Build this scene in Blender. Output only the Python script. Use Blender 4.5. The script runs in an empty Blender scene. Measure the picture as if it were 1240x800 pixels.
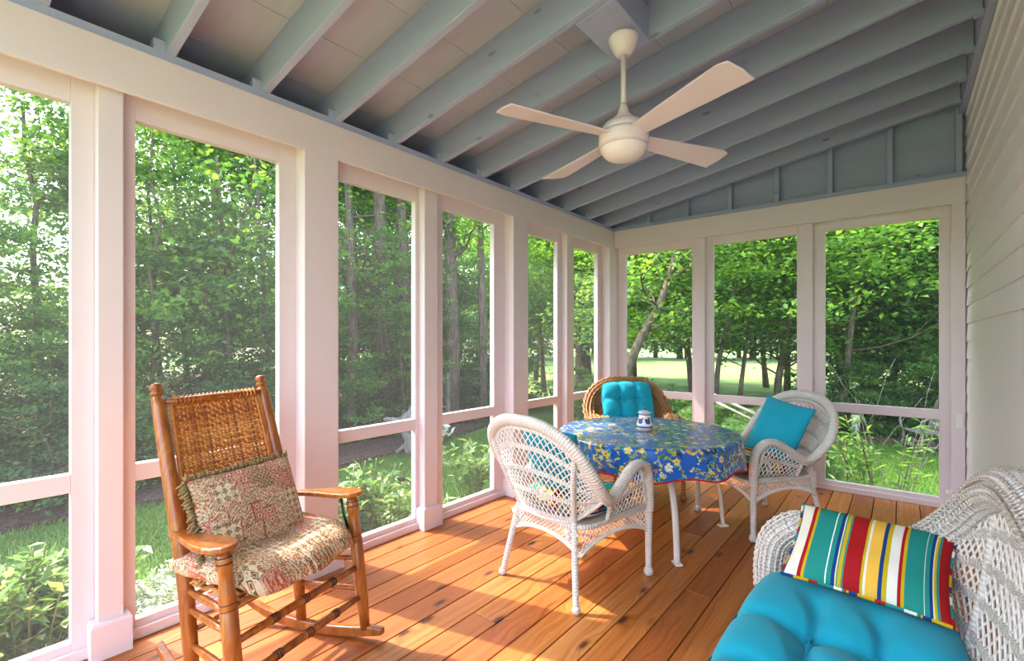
import bpy, bmesh, math, random
import numpy as np
from mathutils import Vector, Matrix, Euler
PI = math.pi
random.seed(7); rng = np.random.default_rng(7)
scene = bpy.context.scene
C = scene.collection

# ------------------------------------------------------------ camera
FPX = 578.0                      # focal length in pixels of the 1240 px wide frame
TH = math.atan2(470, 578)        # heading, turned left of the long wall
cam_d = bpy.data.cameras.new('camera'); cam = bpy.data.objects.new('camera', cam_d); C.objects.link(cam)
cam_d.sensor_width = 36; cam_d.lens = 36*FPX/1240
cam_d.shift_y = 12.5/1240; cam_d.clip_start = .02; cam_d.clip_end = 300
cam.location = (0, 0, 1.3); cam.rotation_euler = (PI/2, 0, TH)
scene.camera = cam

# ------------------------------------------------------------ light
scene.view_settings.view_transform = 'Standard'; scene.view_settings.look = 'None'
scene.view_settings.gamma = 1; scene.view_settings.use_curve_mapping = False
scene.view_settings.exposure = 0.36
scene.cycles.use_denoising = True
scene.cycles.max_bounces = 9; scene.cycles.diffuse_bounces = 6; scene.cycles.glossy_bounces = 3
scene.cycles.transmission_bounces = 5; scene.cycles.transparent_max_bounces = 16
scene.cycles.sample_clamp_indirect = 8
SUN_AZ = math.radians(15); SUN_EL = math.radians(51)
w = bpy.data.worlds.new('world'); scene.world = w; w.use_nodes = True
wn = w.node_tree; wn.nodes.clear()
sky = wn.nodes.new('ShaderNodeTexSky'); sky.sky_type = 'NISHITA'; sky.sun_disc = False
sky.sun_elevation = SUN_EL; sky.sun_rotation = math.radians(255); sky.air_density = 1.0; sky.dust_density = 3.0; sky.ozone_density = 1.0
hsv = wn.nodes.new('ShaderNodeHueSaturation'); hsv.inputs['Saturation'].default_value = .8
bg = wn.nodes.new('ShaderNodeBackground'); bg.inputs[1].default_value = 1.25
wo = wn.nodes.new('ShaderNodeOutputWorld')
wn.links.new(sky.outputs[0], hsv.inputs['Color']); wn.links.new(hsv.outputs[0], bg.inputs[0]); wn.links.new(bg.outputs[0], wo.inputs[0])
sd = bpy.data.lights.new('sun', 'SUN'); sd.energy = 9.0; sd.angle = math.radians(.7); sd.color = (1, .91, .82)
so = bpy.data.objects.new('sun', sd); C.objects.link(so)
sdir = Vector((math.cos(SUN_AZ)*math.cos(SUN_EL), math.sin(SUN_AZ)*math.cos(SUN_EL), -math.sin(SUN_EL)))
so.rotation_euler = sdir.to_track_quat('-Z', 'Y').to_euler(); so.location = (-10, -3, 12)

# ------------------------------------------------------------ materials
def new_mat(name):
    m = bpy.data.materials.new(name); m.use_nodes = True
    return m, m.node_tree.nodes, m.node_tree.links, m.node_tree.nodes['Principled BSDF']
def hexc(h):
    h = h.lstrip('#'); r = [int(h[i:i+2], 16)/255 for i in (0, 2, 4)]
    return tuple(((c/12.92) if c <= .04045 else ((c+.055)/1.055)**2.4) for c in r) + (1,)
def mixc(N, L, fac, a, b, mode='MIX'):
    n = N.new('ShaderNodeMix'); n.data_type = 'RGBA'; n.blend_type = mode
    if hasattr(fac, 'is_linked') or hasattr(fac, 'links'): L.new(fac, n.inputs[0])
    else: n.inputs[0].default_value = fac
    for s, v in ((6, a), (7, b)):
        if isinstance(v, tuple): n.inputs[s].default_value = v
        else: L.new(v, n.inputs[s])
    return n.outputs[2]
def noise(N, L, vec, scale, detail=3, rough=.5, dist=0):
    n = N.new('ShaderNodeTexNoise'); n.inputs['Scale'].default_value = scale; n.inputs['Detail'].default_value = detail
    n.inputs['Roughness'].default_value = rough; n.inputs['Distortion'].default_value = dist
    if vec is not None: L.new(vec, n.inputs['Vector'])
    return n.outputs['Fac']
def mapping(N, L, src, scale=(1, 1, 1), loc=(0, 0, 0), rot=(0, 0, 0)):
    m = N.new('ShaderNodeMapping'); m.inputs['Scale'].default_value = scale; m.inputs['Location'].default_value = loc
    m.inputs['Rotation'].default_value = rot; L.new(src, m.inputs['Vector']); return m.outputs[0]
def ramp(N, L, fac, stops, const=False):
    r = N.new('ShaderNodeValToRGB'); e = r.color_ramp.elements
    if const: r.color_ramp.interpolation = 'CONSTANT'
    while len(e) < len(stops): e.new(.5)
    for i, (p, c) in enumerate(stops): e[i].position = p; e[i].color = c if len(c) == 4 else tuple(c)+(1,)
    L.new(fac, r.inputs[0]); return r.outputs[0]
def bump(N, L, P, h, strength=.3, dist=.01):
    b = N.new('ShaderNodeBump'); b.inputs['Strength'].default_value = strength; b.inputs['Distance'].default_value = dist
    L.new(h, b.inputs['Height']); L.new(b.outputs[0], P.inputs['Normal'])
def coords(N, which='Object'):
    t = N.new('ShaderNodeTexCoord'); return t.outputs[which]
def attr(N, name):
    a = N.new('ShaderNodeAttribute'); a.attribute_name = name; return a
def paint(name, col, rough=.5, var=.04, bmp=.1, spec=.4, nscale=6):
    m, N, L, P = new_mat(name)
    c = coords(N); f = noise(N, L, c, nscale, 4)
    a = tuple(x*(1-var) for x in col[:3])+(1,); b = tuple(min(1, x*(1+var)) for x in col[:3])+(1,)
    L.new(mixc(N, L, f, a, b), P.inputs['Base Color']); P.inputs['Roughness'].default_value = rough
    P.inputs['Specular IOR Level'].default_value = spec
    if bmp: bump(N, L, P, noise(N, L, c, 60, 3), bmp, .003)
    return m
M = {}
M['white'] = paint('white_paint', hexc('#ded1d4'), .45, .02, .05)
M['siding'] = paint('siding_paint', hexc('#efeaf0'), .5, .02, .05)
M['fan'] = paint('fan_white', hexc('#e6d7dd'), .35, .01, 0)
M['dome'] = paint('dome_glass', hexc('#f3e6e6'), .25, .01, 0)
M['metalwhite'] = paint('white_metal', hexc('#e9e2da'), .35, .03, .05)
M['dark_metal'] = paint('dark_metal', hexc('#2a2724'), .4, .1, .1)
M['plastic'] = paint('white_plastic', hexc('#e4e0dc'), .4, .02, 0)
def blue_paint():
    m, N, L, P = new_mat('blue_grey_paint')
    c = coords(N); a = attr(N, 'rnd')
    f = noise(N, L, mapping(N, L, c, (1.2, 14, 14)), 1.5, 5, .6)
    base = mixc(N, L, f, hexc('#989fc2'), hexc('#a9b0cc'))
    v = N.new('ShaderNodeTexVoronoi'); v.inputs['Scale'].default_value = 1.0
    L.new(mapping(N, L, c, (2.3, 6, 6)), v.inputs['Vector'])
    k = ramp(N, L, v.outputs['Distance'], [(.0, (1, 1, 1)), (.055, (.7, .7, .7)), (.085, (0, 0, 0))])
    L.new(mixc(N, L, k, base, hexc('#6f7c94')), P.inputs['Base Color'])
    P.inputs['Roughness'].default_value = .5
    bump(N, L, P, f, .15, .004)
    return m
M['blue'] = blue_paint()
def deck_mat():
    m, N, L, P = new_mat('roof_deck_paint')
    c = coords(N)
    f = noise(N, L, mapping(N, L, c, (1.5, 9, 5)), 2, 5, .6)
    L.new(mixc(N, L, f, hexc('#a5aab6'), hexc('#b8bbc4')), P.inputs['Base Color']); P.inputs['Roughness'].default_value = .55
    return m
M['deck'] = deck_mat()
def cedar():
    m, N, L, P = new_mat('cedar_floor')
    c = coords(N); a = attr(N, 'rnd')
    comb = N.new('ShaderNodeVectorMath'); comb.operation = 'MULTIPLY_ADD'
    L.new(a.outputs['Fac'], comb.inputs[0]); comb.inputs[1].default_value = (3.0, 37.0, 11.0); L.new(c, comb.inputs[2])
    v0 = comb.outputs[0]
    # knots first: they also bend the grain
    vor = N.new('ShaderNodeTexVoronoi'); vor.inputs['Scale'].default_value = 1; L.new(mapping(N, L, v0, (9.5, 3.6, 1)), vor.inputs['Vector'])
    d = vor.outputs['Distance']
    g = N.new('ShaderNodeMath'); g.operation = 'MULTIPLY'; L.new(ramp(N, L, d, [(0, (1, 1, 1)), (.5, (0, 0, 0))]), g.inputs[0]); g.inputs[1].default_value = .05
    addv = N.new('ShaderNodeVectorMath'); addv.operation = 'ADD'; L.new(v0, addv.inputs[0])
    cx = N.new('ShaderNodeCombineXYZ'); L.new(g.outputs[0], cx.inputs[0]); L.new(cx.outputs[0], addv.inputs[1])
    gr = noise(N, L, mapping(N, L, addv.outputs[0], (34, .8, 1)), 1.5, 6, .6, .25)
    fine = noise(N, L, mapping(N, L, addv.outputs[0], (160, 3, 1)), 1.0, 4, .6)
    base = ramp(N, L, gr, [(.25, hexc('#8f4b1f')), (.42, hexc('#b57436')), (.6, hexc('#cb8f4e')), (.8, hexc('#a05c28'))])
    tint = ramp(N, L, a.outputs['Fac'], [(0, hexc('#b9826a')), (.35, hexc('#fff0d8')), (.65, hexc('#d9a888')), (1, hexc('#ffffff'))])
    base = mixc(N, L, .9, base, tint, 'MULTIPLY')
    base = mixc(N, L, ramp(N, L, fine, [(.35, (0, 0, 0)), (.75, (.45, .45, .45))]), base, hexc('#8f4e2c'))
    kn = ramp(N, L, d, [(.0, (1, 1, 1)), (.10, (.95, .95, .95)), (.15, (.4, .4, .4)), (.24, (0, 0, 0))])
    sel = ramp(N, L, vor.outputs['Color'], [(.30, (0, 0, 0)), (.34, (1, 1, 1))])
    kk = mixc(N, L, 1.0, kn, sel, 'MULTIPLY')
    base = mixc(N, L, kk, base, hexc('#3f1d14'))
    L.new(base, P.inputs['Base Color']); P.inputs['Roughness'].default_value = .42; P.inputs['Specular IOR Level'].default_value = .45
    bump(N, L, P, gr, .12, .003)
    return m
M['cedar'] = cedar()
def honeywood():
    m, N, L, P = new_mat('honey_wood')
    c = coords(N, 'Object')
    gr = noise(N, L, mapping(N, L, c, (22, 22, 3)), 1.5, 5, .6, .8)
    base = ramp(N, L, gr, [(.2, hexc('#65300f')), (.45, hexc('#8f4c1a')), (.65, hexc('#ae6a2a')), (.85, hexc('#7e4013'))])
    L.new(base, P.inputs['Base Color']); P.inputs['Roughness'].default_value = .28; P.inputs['Specular IOR Level'].default_value = .5
    P.inputs['Coat Weight'].default_value = .3; P.inputs['Coat Roughness'].default_value = .2
    return m
M['honey'] = honeywood()
M['groove'] = paint('dark_groove', hexc('#3a1708'), .4, .1, 0)
def wickermat(name, c1, c2, pitch=260.0, rough=.45, strength=.55):
    m, N, L, P = new_mat(name)
    uv = coords(N, 'UV')
    wv = N.new('ShaderNodeTexWave'); wv.wave_type = 'BANDS'; wv.bands_direction = 'Y'; wv.inputs['Scale'].default_value = pitch/20
    wv.inputs['Distortion'].default_value = .8; wv.inputs['Detail Scale'].default_value = 2; L.new(uv, wv.inputs['Vector'])
    nz = noise(N, L, coords(N), 25, 3)
    base = mixc(N, L, wv.outputs['Fac'], c2, c1); base = mixc(N, L, ramp(N, L, nz, [(.3, (0, 0, 0)), (.8, (.5, .5, .5))]), base, c2)
    L.new(base, P.inputs['Base Color']); P.inputs['Roughness'].default_value = rough
    bump(N, L, P, wv.outputs['Fac'], strength, .004)
    return m
M['wicker'] = wickermat('white_wicker', hexc('#efe7e0'), hexc('#cdc4bd'), 420)
M['strand'] = paint('white_reed', hexc('#eee6df'), .45, .05, .1)
M['brown_wicker'] = wickermat('brown_wicker', hexc('#d39a63'), hexc('#8f5a30'), 300)
M['brown_strand'] = paint('brown_reed', hexc('#b27642'), .5, .2, .1, nscale=30)
def cloth(name, col, var=.06, rough=.85):
    m, N, L, P = new_mat(name)
    c = coords(N)
    f = noise(N, L, c, 5, 3); wv = noise(N, L, c, 900, 2)
    a = tuple(x*(1-var) for x in col[:3])+(1,); b = tuple(min(1, x*(1+var)) for x in col[:3])+(1,)
    L.new(mixc(N, L, f, a, b), P.inputs['Base Color']); P.inputs['Roughness'].default_value = rough
    P.inputs['Specular IOR Level'].default_value = .2; P.inputs['Sheen Weight'].default_value = .1
    bump(N, L, P, wv, .25, .0008)
    return m
M['teal'] = cloth('turquoise_cloth', hexc('#1ba0b8'))
M['teal_dark'] = cloth('turquoise_piping', hexc('#0b8ba5'))
M['red'] = cloth('red_trim', hexc('#c01a20'))
STR = [(0, '#1c3a78'), (.012, '#e8e2cf'), (.10, '#a3161b'), (.128, '#c8a314'), (.145, '#22877c'), (.285, '#e9efe6'), (.292, '#22877c'), (.322, '#123a7a'), (.345, '#ead9a0'), (.355, '#22877c'),
       (.362, '#c0a81a'), (.385, '#22877c'), (.395, '#a3161b'), (.50, '#c0a81a'), (.512, '#e6dbc4'), (.53, '#e8b445'), (.60, '#123a7a'), (.625, '#c0a81a'), (.65, '#e6e0d2'), (.71, '#a3161b'), (.73, '#c8a314')]
STR2 = [(0, '#c8a314'), (.015, '#22877c'), (.43, '#e9efe6'), (.445, '#22877c'), (.55, '#123a7a'), (.62, '#ead9a0'), (.65, '#c0a81a'), (.70, '#22877c'), (.76, '#a3161b')]
def stripemat(name, tables, rough=.8):
    """each table covers an equal share of u"""
    m, N, L, P = new_mat(name)
    uv = coords(N, 'UV'); sep = N.new('ShaderNodeSeparateXYZ'); L.new(uv, sep.inputs[0])
    out = None
    for i, (tab, lo, hi) in enumerate(tables):
        mr = N.new('ShaderNodeMapRange'); mr.inputs['From Min'].default_value = lo; mr.inputs['From Max'].default_value = hi; L.new(sep.outputs[0], mr.inputs[0])
        col = ramp(N, L, mr.outputs[0], [(p, hexc(h)) for p, h in tab], True)
        if out is None: out = col
        else:
            gt = N.new('ShaderNodeMath'); gt.operation = 'GREATER_THAN'; L.new(sep.outputs[0], gt.inputs[0]); gt.inputs[1].default_value = lo
            out = mixc(N, L, gt.outputs[0], out, col)
    L.new(out, P.inputs['Base Color']); P.inputs['Roughness'].default_value = rough; P.inputs['Specular IOR Level'].default_value = .2
    bump(N, L, P, noise(N, L, coords(N), 700, 2), .25, .0008)
    return m
M['stripes'] = stripemat('striped_cloth', [(STR, 0, 1.0), (STR2, .745, 1.0)])
def vcol(name, rough=.7, layer='paint', spec=.3, bscale=0, coat=0):
    m, N, L, P = new_mat(name); a = attr(N, layer)
    L.new(a.outputs['Color'], P.inputs['Base Color']); P.inputs['Roughness'].default_value = rough; P.inputs['Specular IOR Level'].default_value = spec
    P.inputs['Coat Weight'].default_value = coat; P.inputs['Coat Roughness'].default_value = .25
    if bscale: bump(N, L, P, noise(N, L, coords(N), bscale, 2), .4, .002)
    return m
M['tapestry'] = vcol('tapestry_cloth', .9, bscale=350)
M['floral'] = vcol('floral_oilcloth', .28, spec=.5, coat=.35)
M['ceramic'] = vcol('painted_ceramic', .2, spec=.5, coat=.3)
M['fringe'] = paint('fringe_thread', hexc('#8c7750'), .9, .3, 0, nscale=60)
M['braid'] = stripemat('striped_piping', [([(0, '#1c3a78'), (.2, '#c8a314'), (.45, '#a3161b'), (.6, '#22877c'), (.85, '#e8e2cf')], 0, 1)])
def splint():
    m, N, L, P = new_mat('woven_splint')
    a = attr(N, 'rnd'); n = noise(N, L, mapping(N, L, coords(N), (8, 60, 60)), 1.5, 4)
    b = ramp(N, L, a.outputs['Fac'], [(0, hexc('#a85f28')), (.3, hexc('#cf8338')), (.7, hexc('#e8a65a')), (.88, hexc('#bd7232')), (.95, hexc('#5b3a2a')), (1, hexc('#6a5a58'))])
    b = mixc(N, L, ramp(N, L, n, [(.4, (0, 0, 0)), (.7, (.6, .6, .6))]), b, hexc('#9a5a28'))
    L.new(b, P.inputs['Base Color']); P.inputs['Roughness'].default_value = .45
    return m
M['splint'] = splint()
def screen_mat():
    m, N, L, P = new_mat('insect_screen'); N.remove(P)
    out = N['Material Output']; t = N.new('ShaderNodeBsdfTransparent'); d = N.new('ShaderNodeBsdfDiffuse'); d.inputs[0].default_value = (.13, .13, .14, 1)
    tl = N.new('ShaderNodeBsdfTranslucent'); tl.inputs[0].default_value = (.12, .12, .13, 1)
    ad = N.new('ShaderNodeAddShader'); L.new(d.outputs[0], ad.inputs[0]); L.new(tl.outputs[0], ad.inputs[1])
    mx = N.new('ShaderNodeMixShader'); mx.inputs[0].default_value = .12
    L.new(t.outputs[0], mx.inputs[1]); L.new(ad.outputs[0], mx.inputs[2]); L.new(mx.outputs[0], out.inputs[0])
    return m
M['screen'] = screen_mat()
def leafmat(name, stops, trans=.55, rough=.5):
    m, N, L, P = new_mat(name); out = N['Material Output']
    a = attr(N, 'rnd'); oi = N.new('ShaderNodeObjectInfo')
    add = N.new('ShaderNodeMath'); add.operation = 'MULTIPLY_ADD'; L.new(oi.outputs['Random'], add.inputs[0]); add.inputs[1].default_value = .30
    sc = N.new('ShaderNodeMath'); sc.operation = 'MULTIPLY'; L.new(a.outputs['Fac'], sc.inputs[0]); sc.inputs[1].default_value = .7
    L.new(sc.outputs[0], add.inputs[2])
    col = ramp(N, L, add.outputs[0], stops)
    P.inputs['Roughness'].default_value = rough; P.inputs['Specular IOR Level'].default_value = .35
    L.new(col, P.inputs['Base Color'])
    tl = N.new('ShaderNodeBsdfTranslucent')
    L.new(mixc(N, L, 1.0, col, (1.3, 1.2, .5, 1), 'MULTIPLY'), tl.inputs[0])
    mx = N.new('ShaderNodeMixShader'); mx.inputs[0].default_value = trans
    L.new(P.outputs[0], mx.inputs[1]); L.new(tl.outputs[0], mx.inputs[2]); L.new(mx.outputs[0], out.inputs[0])
    return m
M['leaf'] = leafmat('maple_leaf', [(0, hexc('#3c5f33')), (.4, hexc('#5b8a4a')), (.75, hexc('#83ae4f')), (1, hexc('#b6d468'))])
M['leaf2'] = leafmat('forest_leaf', [(0, hexc('#3a5a3a')), (.4, hexc('#578058')), (.75, hexc('#7ba45a')), (1, hexc('#b0cc68'))])
M['pale_leaf'] = leafmat('garden_leaf', [(0, hexc('#486e34')), (.5, hexc('#6c9450')), (1, hexc('#b3c894'))], .35)
M['silver_leaf'] = leafmat('silver_leaf', [(0, hexc('#9db09c')), (.5, hexc('#c3d0c0')), (1, hexc('#e8eee6'))], .2)
M['grass'] = leafmat('grass_blade', [(0, hexc('#456f30')), (.5, hexc('#648f40')), (1, hexc('#93b45a'))], .4)
def bark(name, a, b):
    m, N, L, P = new_mat(name); c = coords(N)
    f = noise(N, L, mapping(N, L, c, (9, 9, 1.6)), 2.5, 6, .65)
    L.new(ramp(N, L, f, [(.3, a), (.7, b)]), P.inputs['Base Color']); P.inputs['Roughness'].default_value = .9
    bump(N, L, P, f, .8, .03); return m
M['bark'] = bark('bark', hexc('#3b312a'), hexc('#8a7766'))
M['grey_wood'] = bark('weathered_wood', hexc('#5c5855'), hexc('#96918c'))
def lawn():
    m, N, L, P = new_mat('lawn'); c = coords(N)
    f = noise(N, L, c, .8, 5, .6); g = noise(N, L, c, 45, 4, .7)
    b = mixc(N, L, g, hexc('#4b6838'), hexc('#7b9353')); b = mixc(N, L, ramp(N, L, f, [(.4, (0, 0, 0)), (.65, (.6, .6, .6))]), b, hexc('#9cb85a'))
    L.new(b, P.inputs['Base Color']); P.inputs['Roughness'].default_value = .9; bump(N, L, P, g, .6, .03); return m
M['lawn'] = lawn()
def mulch():
    m, N, L, P = new_mat('mulch'); c = coords(N)
    g = noise(N, L, c, 28, 5, .7)
    L.new(ramp(N, L, g, [(.3, hexc('#2e211b')), (.5, hexc('#5b4237')), (.72, hexc('#97796a'))]), P.inputs['Base Color']); P.inputs['Roughness'].default_value = 1
    bump(N, L, P, g, 1, .04); return m
M['mulch'] = mulch()
M['stem'] = paint('plant_stem', hexc('#6b7a3c'), .7, .2, 0)

# ------------------------------------------------------------ mesh helpers
class MB:
    def __init__(s): s.v = []; s.f = []; s.uv = []; s.rnd = []; s.sm = []
    def add(s, vs, fs, uvs=None, rnd=0.0, smooth=False):
        o = len(s.v); s.v += [tuple(p) for p in vs]
        for i, f in enumerate(fs):
            s.f.append([a+o for a in f]); s.uv += (uvs[i] if uvs else [(0, 0)]*len(f)); s.rnd.append(rnd); s.sm.append(smooth)
        return s
    def box(s, a, b, mat=None, rnd=0.0):
        x0, y0, z0 = a; x1, y1, z1 = b
        vs = [(x0, y0, z0), (x1, y0, z0), (x1, y1, z0), (x0, y1, z0), (x0, y0, z1), (x1, y0, z1), (x1, y1, z1), (x0, y1, z1)]
        if mat is not None: vs = [mat @ Vector(p) for p in vs]
        return s.add(vs, [(0, 3, 2, 1), (4, 5, 6, 7), (0, 1, 5, 4), (1, 2, 6, 5), (2, 3, 7, 6), (3, 0, 4, 7)], None, rnd)
    def prism(s, pts, axis, lo, hi, rnd=0.0, mat=None):
        """2-D outline pts extruded along axis ('x': pts are (y,z), 'y': (x,z), 'z': (x,y))"""
        n = len(pts)
        def P(p, t): return {'x': (t, p[0], p[1]), 'y': (p[0], t, p[1]), 'z': (p[0], p[1], t)}[axis]
        vs = [P(p, lo) for p in pts] + [P(p, hi) for p in pts]
        if mat is not None: vs = [mat @ Vector(p) for p in vs]
        fs = [tuple(range(n))[::-1], tuple(range(n, 2*n))] + [(i, (i+1) % n, n+(i+1) % n, n+i) for i in range(n)]
        return s.add(vs, fs, None, rnd)
    def tube(s, pts, r, seg=8, closed=False, flat=1.0, up=None, rnd=0.0, ends=True):
        pts = [Vector(p) for p in pts]; n = len(pts)
        rs = r if isinstance(r, (list, tuple)) else [r]*n
        vs = []; fs = []; uvs = []; L = 0; Ls = []
        pn = None
        for i, p in enumerate(pts):
            if closed: t = pts[(i+1) % n]-pts[i-1]
            else: t = pts[min(i+1, n-1)]-pts[max(i-1, 0)]
            t = t.normalized() if t.length > 1e-9 else Vector((0, 0, 1))
            if up is not None: a = Vector(up)
            elif pn is None: a = Vector((0, 0, 1)) if abs(t.z) < .9 else Vector((1, 0, 0))
            else: a = pn
            nn = (a - t*a.dot(t))
            if nn.length < 1e-6: nn = t.orthogonal()
            nn.normalize(); pn = nn; bb = t.cross(nn)
            if i: L += (p-pts[i-1]).length
            Ls.append(L)
            for k in range(seg):
                an = 2*PI*k/seg
                vs.append(p + nn*math.cos(an)*rs[i]*flat + bb*math.sin(an)*rs[i])
        m = n if closed else n-1
        for i in range(m):
            j = (i+1) % n; l1 = Ls[i]; l2 = Ls[j] if j else L+(pts[0]-pts[-1]).length
            for k in range(seg):
                k2 = (k+1) % seg
                fs.append((i*seg+k, i*seg+k2, j*seg+k2, j*seg+k)); uvs.append([(k/seg, l1), ((k+1)/seg, l1), ((k+1)/seg, l2), (k/seg, l2)])
        if not closed and ends:
            fs.append(tuple(range(seg))[::-1]); uvs.append([(0, 0)]*seg); fs.append(tuple(range((n-1)*seg, n*seg))); uvs.append([(0, L)]*seg)
        return s.add(vs, fs, uvs, rnd, True)
    def lathe(s, prof, seg=24, mat=None, rnd=0.0):
        """prof: list of (radius, z)"""
        vs = []; fs = []; n = len(prof)
        for r, z in prof:
            for k in range(seg):
                a = 2*PI*k/seg; p = Vector((r*math.cos(a), r*math.sin(a), z)); vs.append(mat @ p if mat is not None else p)
        for i in range(n-1):
            for k in range(seg):
                k2 = (k+1) % seg; fs.append((i*seg+k, i*seg+k2, (i+1)*seg+k2, (i+1)*seg+k))
        if prof[0][0] > 1e-4: fs.append(tuple(range(seg))[::-1])
        if prof[-1][0] > 1e-4: fs.append(tuple(range((n-1)*seg, n*seg)))
        return s.add(vs, fs, None, rnd, True)
    def spin(s, p, q, prof, seg=14, rnd=0.0):
        """turned piece from p to q, prof (t 0..1, radius)"""
        p = Vector(p); q = Vector(q); d = q-p
        m = Matrix.Translation(p) @ d.to_track_quat('Z', 'Y').to_matrix().to_4x4()
        return s.lathe([(r, t*d.length) for t, r in prof], seg, m, rnd)
    def surf(s, S, us, vs_, uvscale=(1, 1), rnd=0.0, flip=False, closed_u=False):
        nu, nv = len(us), len(vs_)
        V = [S(u, v) for v in vs_ for u in us]; F = []; U = []
        for j in range(nv-1):
            for i in range(nu-1):
                q = [(j*nu+i), (j*nu+i+1), ((j+1)*nu+i+1), ((j+1)*nu+i)]; uq = [(us[i]*uvscale[0], vs_[j]*uvscale[1]), (us[i+1]*uvscale[0], vs_[j]*uvscale[1]), (us[i+1]*uvscale[0], vs_[j+1]*uvscale[1]), (us[i]*uvscale[0], vs_[j+1]*uvscale[1])]
                if flip: q = q[::-1]; uq = uq[::-1]
                F.append(q); U.append(uq)
        return s.add(V, F, U, rnd, True)
    def build(s, name, mat, parent=None, bevel=0, weld=False, solid=0):
        me = bpy.data.meshes.new(name); me.from_pydata(s.v, [], s.f)
        ul = me.uv_layers.new(name='UVMap'); ul.data.foreach_set('uv', np.array(s.uv, dtype=np.float32).ravel())
        at = me.attributes.new('rnd', 'FLOAT', 'FACE'); at.data.foreach_set('value', np.array(s.rnd, dtype=np.float32))
        me.polygons.foreach_set('use_smooth', np.array(s.sm, dtype=bool))
        if weld:
            bm = bmesh.new(); bm.from_mesh(me); bmesh.ops.remove_doubles(bm, verts=bm.verts, dist=1e-5); bmesh.ops.recalc_face_normals(bm, faces=bm.faces); bm.to_mesh(me); bm.free()
        me.update()
        o = bpy.data.objects.new(name, me); C.objects.link(o)
        me.materials.append(mat)
        if parent is not None: o.parent = parent
        if bevel:
            b = o.modifiers.new('bevel', 'BEVEL'); b.width = bevel; b.segments = 2; b.limit_method = 'ANGLE'; b.angle_limit = math.radians(40)
        if solid:
            b = o.modifiers.new('solid', 'SOLIDIFY'); b.thickness = solid; b.offset = 0
        return o
def thing(name, label, cat, loc=(0, 0, 0), rz=0, group=None):
    o = bpy.data.objects.new(name, None); C.objects.link(o); o.empty_display_size = .1
    o.location = loc; o.rotation_euler = (0, 0, rz); return tag(o, label, cat, group)
def tag(o, label, cat, group=None, kind=None):
    o['label'] = label; o['category'] = cat
    if group: o['group'] = group
    if kind: o['kind'] = kind
    return o
def struct(o, label=None):
    o['kind'] = 'structure'
    if label: o['label'] = label; o['category'] = label.split('|')[-1] if '|' in label else 'room part'
    return o
def sempty(name):
    o = bpy.data.objects.new(name, None); C.objects.link(o); o['kind'] = 'structure'; return o
def copy_tree(o, parent=None):
    c = o.copy(); C.objects.link(c)
    if parent is not None: c.parent = parent
    for ch in list(o.children): copy_tree(ch, c)
    return c
def put(o, label, loc, rz=0, scale=1, group=None):
    o.location = loc; o.rotation_euler = (0, 0, rz); o.scale = (scale,)*3; o['label'] = label
    if group: o['group'] = group
    return o
def catmull(P, n=8):
    P = [Vector(p) for p in P]; out = []
    for i in range(len(P)-1):
        p0 = P[max(i-1, 0)]; p1 = P[i]; p2 = P[i+1]; p3 = P[min(i+2, len(P)-1)]
        for k in range(n):
            t = k/n; out.append(.5*((2*p1)+(p2-p0)*t+(2*p0-5*p1+4*p2-p3)*t*t+(3*p1-p0-3*p2+p3)*t**3))
    out.append(P[-1].copy()); return out
def sampler(P):
    """arc-length parameterised polyline: f(0..1)"""
    P = [Vector(p) for p in P]; L = [0]
    for a, b in zip(P, P[1:]): L.append(L[-1]+(b-a).length)
    T = L[-1]; Ln = np.array(L)
    def f(t):
        x = min(max(t, 0), 1)*T; i = min(int(np.searchsorted(Ln, x, side='right'))-1, len(P)-2); i = max(i, 0)
        d = L[i+1]-L[i]; k = (x-L[i])/d if d > 1e-9 else 0
        return P[i].lerp(P[i+1], k)
    f.length = T; return f
def lattice(mb, S, W, H, pitch=.026, slope=1.5, r=.0028, u0=0, u1=1, v0=0, v1=1, wfun=None, seg=4, single=False):
    """diagonal open weave on S(u,v); W,H rough size in metres of the whole patch"""
    n = max(2, int(round((u1-u0)*W/pitch))); du = (u1-u0)/n
    dv = v1-v0; run = (dv*H/slope)/W       # u travelled over the whole band height
    for sgn in ((1,) if single else (1, -1)):
        k0 = -int(run/du)-1
        for k in range(k0, n+int(run/du)+2):
            ua = u0+k*du
            if sgn < 0: ua = ua
            # clip
            pts = []
            m = max(3, int(dv*H/.03)+2)
            for j in range(m+1):
                t = j/m; u = ua+sgn*run*t
                if u < u0-1e-6 or u > u1+1e-6: continue
                p = S(u, v0+dv*t); pts.append(p)
            if len(pts) >= 2: mb.tube(pts, r, seg, ends=False)
    return mb
def pillow_surf(w, h, t, p=2.4, pinch=.06):
    def S(u, v, side):
        x, y = u*2-1, v*2-1
        e = max(0, (1-abs(x)**p))*max(0, (1-abs(y)**p)); z = side*t*.5*e**.5
        cx = x*w/2*(1-pinch*(1-abs(y)**2)*abs(x)); cy = y*h/2*(1-pinch*(1-abs(x)**2)*abs(y))
        return (cx, cy, z)
    return S
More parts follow.
